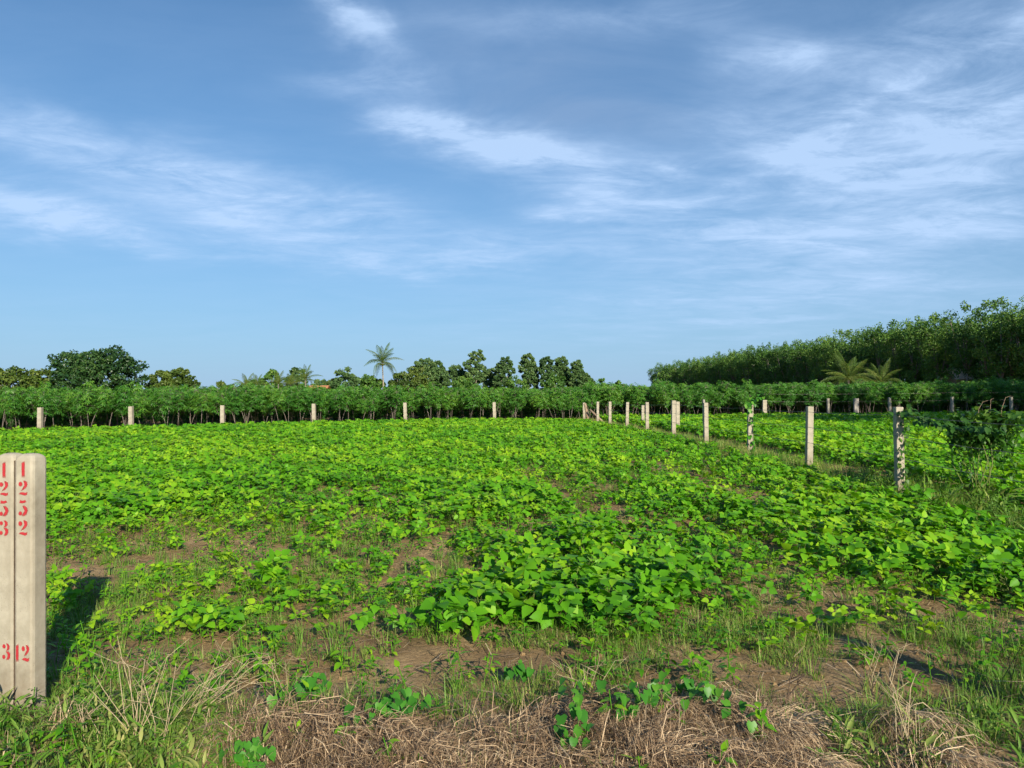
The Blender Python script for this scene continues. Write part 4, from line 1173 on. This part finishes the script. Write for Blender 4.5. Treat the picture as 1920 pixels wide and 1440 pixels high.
for px, py, w, d, mt, lb in [(470, 712, 60, 124, 'rubber', 'low dark bush behind the leftmost young palm'), (600, 711, 60, 142, 'acacia', 'low bush beside the small orange roofed house'), (625, 706, 40, 140, 'olive', 'low yellow green bush left of the lone rounded tree'),
                              (672, 704, 46, 142, 'acacia', 'low bush close right of the lone rounded tree'), (712, 706, 40, 146, 'olive', 'low bush directly behind the coconut palm trunk'), (870, 704, 60, 150, 'rubber', 'dark bush at the foot of the tallest acacia'),
                              (970, 706, 60, 150, 'rubber', 'dark bush at the foot of the slender acacia'), (1040, 704, 60, 150, 'rubber', 'dark bush at the foot of the twin headed acacia'), (420, 716, 60, 126, 'olive', 'very low bush right of the round olive tree')]:
    single_tree('bush', px, py, d, w, int(px) + 3, 26, 75, 0.44, mt, lb, 0.25, 1.15, 0.08, 1.0, group='low bushes behind the cassava', cat='bush')
single_tree('bushy_tree', 690, 700, 140, 60, 39, 30, 65, 0.44, 'rubber', 'low dark bush at the left foot of the coconut palm', 0.3, 1.1, 0.1, 1.0)
single_tree('bushy_tree', 750, 697, 126, 60, 40, 34, 70, 0.42, 'olive', 'yellow green bush at the right foot of the coconut palm', 0.3, 1.1, 0.1, 1.1)
single_tree('bushy_tree', 778, 688, 132, 60, 41, 34, 70, 0.42, 'olive', 'leafy bush between the coconut palm and the acacias', 0.3, 1.1, 0.1, 1.2)
AC = [(800, 672, 66, 150), (822, 676, 42, 154), (856, 684, 46, 156), (891, 656, 50, 152), (920, 690, 40, 160), (946, 669, 40, 153), (990, 662, 44, 155), (1026, 668, 42, 153), (1054, 667, 40, 156), (1082, 676, 34, 152), (1098, 700, 34, 150)]
ACL = ['leftmost and widest grey green acacia of the row', 'acacia pressed against the widest acacia on its right', 'shorter acacia left of the tallest one', 'tallest acacia of the row with a rounded head',
       'low acacia in the gap right of the tallest acacia', 'acacia with a small rounded head, right of the low one', 'slender pointed acacia in the middle of the row', 'acacia third from the right end of the row with rounded top',
       'acacia of twin heads near the right end of the row', 'narrow acacia near the right end, lower than its neighbour', 'last low acacia at the right end of the row']
for i, ((px, py, w, d), lb) in enumerate(zip(AC, ACL)):
    ra = random.Random(90 + i)
    lob = [(ra.uniform(-.08, .08), 0, .86, .26, .13), (ra.uniform(-.22, -.1), 0, ra.uniform(.66, .74), .25, .13), (ra.uniform(.1, .22), 0, ra.uniform(.58, .70), .26, .14), (ra.uniform(-.2, .2), -.1, .48, .32, .16), (ra.uniform(-.25, .25), -.08, .28, .30, .18), (0, .05, .6, .26, .25), (ra.uniform(-.3, .3), 0, .15, .26, .14)]
    lobe_tree('acacia_tree', px, py, d, w * 1.12, 50 + i, lob, 15, 80, 0.40, 'acacia', lb, 0.3, 'pale_bark', 'acacia row behind the cassava')
for px, py, w, d, lb in [(1045, 706, 30, 120, 'thin leafy sapling standing just right of the acacia row'), (1130, 708, 40, 118, 'small loose leafed sapling in the gap right of the acacias'), (1160, 712, 34, 118, 'low leafy sapling near the gap in the tree line'),
                          (1240, 694, 46, 200, 'small tree at the far left end of the rubber plantation')]:
    single_tree('sapling', px, py, d, w, int(px), 16, 34, 0.36, 'rubber', lb, 0.4, 1.2, 0.2, 1.2)
# distant low wood closing the horizon
b = MB(); rng = random.Random(88)
for i in range(520):
    x = -420 + i * 1.5 + rng.uniform(-1, 1)
    if x > 300: break
    leaf_cloud(b, Vector((x, 440 + rng.uniform(-12, 12), rng.uniform(1.5, 4.5))), rng.uniform(2.5, 4), 18, 1.6, rng, (1.4, 1, 0.8))
tag(obj('far_wood', b.mesh('far_wood', M['rubber'], False)), 'low far wood along the horizon', 'wood', None, 'stuff')

# palms
def frond(L, rng, droop=0.7, lw=0.024, ll=0.80, pairs=30):
    b = MB(); pts = []
    for i in range(9):
        t = i / 8; pts.append(Vector((L * (t - 0.12 * droop * t * t), 0, L * (0.10 * t - droop * 0.55 * t * t))))
    b.tube(pts, [0.05 * (1 - .85 * i / 8) for i in range(9)], 4, 0.85)
    for i in range(pairs):
        t = 0.12 + 0.88 * i / pairs; k = t * 8; j = min(7, int(k)); p = pts[j].lerp(pts[j + 1], k - j); d = (pts[j + 1] - pts[j]).normalized()
        l = ll * math.sin(math.pi * (0.18 + 0.78 * t)) * rng.uniform(0.85, 1.15)
        for s in (-1, 1):
            q = p + Vector((d.x * 0.55, s * 0.75, -0.15)).normalized() * l * .55 + d * 0.0
            e = p + Vector((d.x * 0.6, s * 0.45, -0.85 + d.z * .4)).normalized() * l
            w = d * lw
            b.add([tuple(p - w * .6), tuple(p + w * .6), tuple(q + w), tuple(e), tuple(q - w)], [(0, 1, 2, 4), (4, 2, 3)], min(1, max(0, rng.gauss(0.45, 0.2))))
    return b
_fr = random.Random(9)
FROND = [frond(3.0, _fr, dr).mesh('frond', M['palm'], False) for dr in (0.6, 1.0, 1.35, 1.6)]
def palm(name, px, py_crown, d, trunk_base_px, fl, n, label, seed, group=None, trunk_r=0.13, stand=1.0):
    rng = random.Random(seed); c = unproj(px, py_crown, d); gz = 0.15
    base = unproj(trunk_base_px, 735, d)
    root = empty(name, (base.x, d, gz)); tag(root, label, 'palm', group)
    top = Vector((c.x - base.x, 0, max(0.4, c.z - gz)))
    b = MB(); npt = 9
    pts = [Vector((top.x * (t ** 0.7), 0, top.z * t)) for t in [i / (npt - 1) for i in range(npt)]]
    b.tube([Vector((0, 0, -0.3))] + pts[1:], [trunk_r * 1.3] + [trunk_r * (1 - .25 * i / npt) for i in range(1, npt)], 8)
    obj('trunk', b.mesh('trunk', M['palm_bark' if group is None else 'bark']), root)
    for i in range(n):
        f = (i + .5) / n
        az = i * 2.4 + rng.uniform(-.25, .25); el = R(86 - 92 * f * stand + rng.uniform(-8, 8)); k = min(3, int(f * 4))
        obj('frond', FROND[k], root, T(top) @ rot('Z', az) @ rot('Y', -el) @ Matrix.Scale(fl / 3.0 * rng.uniform(0.85, 1.1), 4))
    return root, top
pr, ptop = palm('coconut_palm', 717, 680, 140, 721, 3.9, 17, 'tall coconut palm with pale trunk rising above the tree line', 61, None, 0.13)
b = MB()
for k in range(6):
    a = k * 1.05; s = MB()
    cx, cy, cz = 0.28 * math.cos(a), 0.28 * math.sin(a), -0.35
    for i in range(5):
        for j in range(8):
            th, ph = math.pi * i / 4, 2 * math.pi * j / 8
            s.v.append((cx + .15 * math.sin(th) * math.cos(ph), cy + .15 * math.sin(th) * math.sin(ph), cz + .2 * math.cos(th))); s.t.append(0.8)
    for i in range(4):
        for j in range(8): s.f.append((i * 8 + j, i * 8 + (j + 1) % 8, i * 8 + 8 + (j + 1) % 8, i * 8 + 8 + j)); s.m.append(0)
    b.merge(s)
obj('coconut_bunch', b.mesh('coconut_bunch', M['palm']), pr, T(ptop))
for px, py, d, fl, n, lb in [(462, 724, 112, 2.2, 11, 'leftmost young palm poking over the cassava'), (482, 722, 114, 2.0, 11, 'young palm with pale fronds second in the low palm group'), (522, 720, 112, 2.1, 12, 'young palm in the middle of the low palm group'),
                              (545, 722, 113, 2.1, 12, 'young palm right of the middle in the low group'), (573, 712, 115, 2.4, 14, 'dark feathery palm at the right of the low palm group')]:
    palm('young_palm', px, py, d, px, fl, n, lb, int(px), 'young palms over the cassava', 0.12, 0.75)
palm('young_palm', 1590, 712, 84, 1592, 3.3, 26, 'bushy yellowing palm in front of the rubber plantation', 71, 'palms before the plantation', 0.16, 0.95)
palm('young_palm', 1652, 718, 88, 1653, 2.9, 16, 'smaller palm with a long arching frond right of the bushy palm', 72, 'palms before the plantation', 0.14, 0.95)
# banana plants
def banana(seed):
    rng = random.Random(seed); st = MB(); lf = MB()
    st.tube([(0, 0, -0.1), (0, 0, 1.6)], [0.12, 0.08], 7)
    for k in range(8):
        az = k * 2.4 + rng.uniform(-.3, .3); L = rng.uniform(1.2, 1.8); v = []
        for i in range(7):
            t = i / 6; w = 0.26 * math.sin(math.pi * (0.08 + 0.88 * t)); x = 0.05 + L * t * (0.35 + .35 * t * rng.uniform(.7, 1.2)); z = 1.5 + L * (0.95 * t - 0.75 * t * t)
            v += [(x, -w, z - 0.05), (x, 0, z + .02), (x, w, z - 0.05)]
        f = []
        for i in range(6): f += [(3 * i, 3 * i + 1, 3 * i + 4, 3 * i + 3), (3 * i + 1, 3 * i + 2, 3 * i + 5, 3 * i + 4)]
        q = MB(); q.add(v, f, rng.uniform(.2, .9)); lf.merge(q, rot('Z', az))
    return st.mesh('stem', M['banana']), lf.mesh('leaves', M['banana'])
BAN = [banana(80 + i) for i in range(3)]
for i, (px, d, sc, lb) in enumerate([(140, 48, 0.95, 'banana plant showing pale leaves below the dark mango tree'), (205, 50, 0.9, 'banana plant right of another, under the dark mango tree'), (412, 49, 0.85, 'banana plant poking over the cassava near the left middle'), (930, 52, 0.8, 'banana plant with pale leaves before the acacias'),
                                      (795, 60, 0.9, 'banana plant at the foot of the leafy bush by the palm'), (1480, 55, 0.9, 'banana plant at the edge of the shaded cassava')]):
    p = unproj(px, 730, d); r = empty('banana_plant', (p.x, d, 0.2), i * 1.3, sc); tag(r, lb, 'banana plant', 'banana plants beyond the cassava')
    obj('stem', BAN[i % 3][0], r); obj('leaves', BAN[i % 3][1], r)

# ------------------------------------------------------------------ houses half hidden in the trees
def house(px, py_eave, d, w, dp, hw, roof_h, roofmat, label, rz=0.0):
    p = unproj(px, py_eave, d); r = empty('farm_house', (p.x, d, 0.1), rz); tag(r, label, 'house', 'far farm houses')
    b = MB(); x, y = w / 2, dp / 2
    b.add([(-x, -y, -.2), (x, -y, -.2), (x, y, -.2), (-x, y, -.2), (-x, -y, hw), (x, -y, hw), (x, y, hw), (-x, y, hw), (-x, 0, hw + roof_h), (x, 0, hw + roof_h)],
          [(0, 1, 5, 4), (2, 3, 7, 6), (1, 2, 6, 9, 5), (3, 0, 4, 8, 7)])
    obj('wall', b.mesh('wall', M['wood'], False), r)
    b = MB(); e = 0.5
    for s in (-1, 1):
        dr = e * roof_h / y
        lo, hi = (s * (y + e), hw - dr + .06), (0, hw + roof_h + .06)
        v = []
        for X in (-x - .4, x + .4):
            v += [(X, lo[0], lo[1]), (X, hi[0], hi[1]), (X, lo[0], lo[1] + .08), (X, hi[0], hi[1] + .08)]
        b.add(v, [(0, 1, 5, 4), (2, 3, 7, 6), (0, 2, 6, 4), (0, 1, 3, 2), (4, 5, 7, 6)])
    obj('roof', b.mesh('roof', M[roofmat], False), r)
    b = MB(); b.add([(-.45, -y - .03, 0), (.45, -y - .03, 0), (.45, -y - .03, 2), (-.45, -y - .03, 2), (-.45, -y, 0), (.45, -y, 0), (.45, -y, 2), (-.45, -y, 2)], [(0, 1, 2, 3), (0, 4, 5, 1), (1, 5, 6, 2), (2, 6, 7, 3), (3, 7, 4, 0)])
    obj('door', b.mesh('door', M['wood'], False), r)
    return r
house(1805, 690, 98.5, 3.4, 3.0, 3.3, 1.0, 'roof', 'small pale roofed shed half hidden among the rubber trees', 0.0)
house(598, 720, 128, 2.6, 4.0, 2.3, 0.9, 'redroof', 'small orange roofed house glimpsed left of the coconut palm')
house(1196, 724, 118, 2.2, 3.0, 1.5, 0.7, 'redroof', 'tiny orange roof in the gap of the tree line')

# ------------------------------------------------------------------ shrub and vines on the right fence
def heart(L, rng):
    b = MB()
    v = [(0, 0, 0), (-.12 * L, .28 * L, .05 * L), (.18 * L, .46 * L, .07 * L), (.6 * L, .30 * L, .0), (L, 0, -.18 * L), (.6 * L, -.30 * L, .0), (.18 * L, -.46 * L, .07 * L), (-.12 * L, -.28 * L, .05 * L), (.45 * L, 0, -.03 * L)]
    b.add(v, [(0, 8, 2, 1), (8, 4, 3, 2), (0, 7, 6, 8), (8, 6, 5, 4)], rng.uniform(.2, .8)); return b
_hr = random.Random(12)
HEART = [heart(1.0, _hr) for i in range(4)]
HEART_ME = [h.mesh('leaf', M['vine']) for h in HEART]
sh = unproj(1840, 800, 10.2); gz = tzs(sh.x, 10.2)
root = empty('fence_shrub', (sh.x, 10.2, gz), 0, 0.95); tag(root, 'dark tangled leafy shrub overgrowing the right fence', 'shrub')
rng = random.Random(21); st = MB(); cr = MB()
for k in range(11):
    a = rng.uniform(0, 6.28); e = Vector((rng.uniform(-.4, .45), rng.uniform(-.25, .25), rng.uniform(0.85, 1.25)))
    b0 = Vector((rng.uniform(-.15, .15), rng.uniform(-.1, .1), -.05)); m = b0.lerp(e, .5) + Vector((rng.uniform(-.1, .1), rng.uniform(-.1, .1), 0)); st.tube([b0, m, e], [.009, .007, .004], 5)
for k in range(120):
    dv = Vector((rng.gauss(0, 1), rng.gauss(0, 1), rng.gauss(0, 1))).normalized() * rng.random() ** 0.4
    c = Vector((0.03 + dv.x * .42, dv.y * .26, 1.00 + dv.z * .23)); zc = c.z
    for i in range(13):
        p = c + Vector((rng.gauss(0, .09), rng.gauss(0, .09), rng.gauss(0, .06)))
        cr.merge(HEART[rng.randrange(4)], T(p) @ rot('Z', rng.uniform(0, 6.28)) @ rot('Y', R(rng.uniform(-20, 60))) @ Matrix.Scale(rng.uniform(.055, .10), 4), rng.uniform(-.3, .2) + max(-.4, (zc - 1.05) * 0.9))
for k in range(30):       # hanging strands
    x0 = rng.uniform(-.42, .42); z0 = .92
    for i in range(rng.randint(5, 15)):
        cr.merge(HEART[rng.randrange(4)], T(x0 + rng.gauss(0, .03), rng.uniform(-.2, .2), z0 - i * .045) @ rot('Z', rng.uniform(0, 6.28)) @ rot('Y', R(60)) @ Matrix.Scale(.05, 4), rng.uniform(-.3, .1))
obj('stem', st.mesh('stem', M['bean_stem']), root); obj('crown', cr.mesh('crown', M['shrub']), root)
b = MB()
for k in range(3):
    x0 = -.05 + 0.16 * k; b.tube([(x0, 0, 1.05), (x0 + .03, .02, 1.26), (x0 + .09 - .05 * (k % 2), .02, 1.36 + .03 * k), (x0 + .17 - .08 * (k % 2), .03, 1.38 + .03 * k)], [.004, .0035, .0028, .0015], 4)
obj('dry_shoot', b.mesh('dry_shoot', M['wood']), root)

def vine_run(name, pts, n, size, label, mat='vine', spread=0.05, group=None, pieces=True, seed=1, facing=None):
    """a creeper: a stem along pts and n leaves, each leaf a part"""
    rng = random.Random(seed); pts = [Vector(p) for p in pts]; o = pts[0]
    root = empty(name, o); tag(root, label, 'vine', group)
    b = MB(); b.tube([p - o for p in pts], 0.003, 4); obj('stem', b.mesh('stem', M['bean_stem']), root)
    mb = MB()
    for i in range(n):
        t = i / max(1, n - 1) * (len(pts) - 1); j = min(len(pts) - 2, int(t)); p = pts[j].lerp(pts[j + 1], t - j) - o
        p = p + Vector((rng.gauss(0, spread), rng.gauss(0, spread), abs(rng.gauss(0, spread * .7))))
        m = T(p) @ rot('Z', (facing if facing is not None else -1.4) + rng.uniform(-1.3, 1.3)) @ rot('Y', R(rng.uniform(15, 65))) @ rot('X', R(rng.uniform(-20, 20))) @ Matrix.Scale(size * rng.uniform(.65, 1.2), 4)
        if pieces: obj('leaf', HEART_ME[rng.randrange(4)], root, m)
        else: mb.merge(HEART[rng.randrange(4)], m, rng.uniform(-.25, .25))
    if not pieces: obj('leaves', mb.mesh('leaves', M[mat]), root)
    return root
# vine hanging on the near post and along its wire
p0, h0 = rf_base[0]; nxt = p0.lerp(ext, 0.75)
vine_run('fence_vine', [p0 + Vector((.0, -.06, h0 * .93)), p0.lerp(ext, .25) + Vector((0, 0, h0 * .86)), p0.lerp(ext, .5) + Vector((0, 0, h0 * .84)), nxt + Vector((0, 0, h0 * .88))], 150, .075, 'leafy vine trailing along the wire from the near post to the shrub', 'shrub', .06, 'vines on the right fence', False, 5)
vine_run('post_vine', [p0 + Vector((.03, -.08, .12)), p0 + Vector((-.04, -.085, .45)), p0 + Vector((.05, -.085, .75)), p0 + Vector((.02, -.07, 1.12)), p0 + Vector((.12, -.03, 1.2))], 60, .06, 'climbing vine wrapped round the post nearest the shrub', 'shrub', .035, 'vines on the right fence', False, 6)
p2, h2 = rf_base[2]
vine_run('post_vine', [p2 + Vector((.05, -.08, .1)), p2 + Vector((.06, -.085, .5)), p2 + Vector((-.05, -.08, .95)), p2 + Vector((.03, 0, h2 + .02)), p2 + Vector((.22, 0, h2 + .12))], 64, .085, 'green vine climbing over the head of the third fence post', 'vine', .05, 'vines on the right fence', False, 7)

# ------------------------------------------------------------------ foreground creepers and dry stalks
def gpt(px, py, up=0.0):
    u = unproj(px, py, 1.0); d = EYE / max(0.01, EYE - u.z)
    for _ in range(6):
        p = unproj(px, py, d); g_ = tzs(p.x, d)
        d = (EYE - g_ - up) / max(0.01, EYE - u.z)
    p = unproj(px, py, d); return Vector((p.x, d, tzs(p.x, d) + up))
vine_run('creeping_vine', [gpt(1078, 1400, .10), gpt(1085, 1360, .16), gpt(1080, 1320, .15), gpt(1082, 1285, .14)], 26, .055, 'upright trail of heart shaped vine leaves in the straw, centre foreground', seed=11, spread=.035)
vine_run('creeping_vine', [gpt(1170, 1330, .10), gpt(1220, 1310, .14), gpt(1260, 1290, .14), gpt(1320, 1300, .12), gpt(1370, 1345, .10)], 60, .05, 'long green creeper arching over the straw right of centre', seed=12, spread=.05)
vine_run('creeping_vine', [gpt(690, 1345, .10), gpt(735, 1325, .13), gpt(785, 1325, .10)], 40, .052, 'dark green creeper clump at the edge of the straw, left of centre', seed=13, spread=.05)
vine_run('creeping_vine', [gpt(548, 1300, .08), gpt(575, 1285, .10), gpt(600, 1290, .07)], 24, .055, 'small leafy creeper at the top edge of the straw on the left', seed=14, spread=.04)
vine_run('creeping_vine', [gpt(455, 1430, .10), gpt(470, 1405, .12), gpt(480, 1420, .10)], 16, .05, 'bright leaf tuft at the bottom of the photo left of the straw', seed=15, spread=.04)
vine_run('creeping_vine', [gpt(960, 1270, .05), gpt(968, 1250, .13), gpt(985, 1262, .08)], 13, .055, 'lone seedling with yellow top on the bare soil', seed=16, spread=.03)
def stalk_fan(px, py, n, L, label, seed, mat='stalk', spread=0.5, lean=0.0, r=0.0022):
    rng = random.Random(seed); o = gpt(px, py); root = empty('dry_stalks' if n > 1 else 'dry_twig', o); tag(root, label, 'dry weed', 'dry stalks on the verge')
    for k in range(n):
        b = MB(); a = rng.uniform(-spread, spread) + lean; l = L * rng.uniform(.6, 1.1); dy_ = rng.uniform(-.35, .35)
        e = Vector((math.sin(a) * l, dy_ * l * .5, math.cos(a) * l)); s0 = Vector((rng.gauss(0, .03), rng.gauss(0, .03), -.02)); m = s0.lerp(e, .5) + Vector((rng.gauss(0, .02), 0, rng.gauss(0, .02)))
        q1 = s0.lerp(e, .3) + Vector((rng.gauss(0, .018), rng.gauss(0, .02), 0)); q2 = s0.lerp(e, .75) + Vector((rng.gauss(0, .025), rng.gauss(0, .02), .02)); e = e + Vector((rng.gauss(0, .03), 0, -abs(rng.gauss(0, .04)))); m = q1.lerp(q2, .5)
        b.tube([s0, q1, q2, e], [r, r * .85, r * .65, r * .35], 4)
        for q in range(rng.randint(1, 4)):
            t = rng.uniform(.35, .9); c = m.lerp(e, t * 2 - 1) if t > .5 else s0.lerp(m, t * 2); f = c + Vector((rng.uniform(-.10, .10), rng.uniform(-.05, .05), rng.uniform(.03, .11)))
            b.tube([c, f], [r * .6, r * .35], 3)
        obj('stalk', b.mesh('stalk', M[mat]), root)
    return root
stalk_fan(250, 1395, 9, .46, 'fan of pale dry stalks standing in the weeds right of the posts', 1, spread=.55)
stalk_fan(300, 1400, 7, .42, 'sparse dry stalks beside the larger fan of stalks', 2, spread=.6, lean=.2)
stalk_fan(345, 1345, 16, .52, 'sheaf of tan stalks leaning right over the soil', 3, spread=.35, lean=.85, r=.0017)
stalk_fan(165, 1400, 4, .34, 'few short dry stalks close to the numbered posts', 4)
stalk_fan(1705, 1425, 6, .40, 'branching pale dry weed at the bottom right', 5, spread=.35)
stalk_fan(1660, 1300, 5, .30, 'thin dry stalks by the shaded soil on the right', 6, spread=.5)
stalk_fan(1090, 1330, 7, .36, 'criss crossing dry stalks beside the central creeper', 7, spread=.9, r=.0017)
stalk_fan(1465, 1340, 2, .30, 'dark forked twig sticking up from the straw at right', 8, 'twig', spread=.35, lean=.5, r=.004)
stalk_fan(1890, 1310, 4, .34, 'dark thin stalks at the right photo edge', 9, 'twig', spread=.4)
stalk_fan(520, 1330, 5, .36, 'few bent straw stalks over the dark gap in the weeds', 10, spread=1.1, r=.0017)
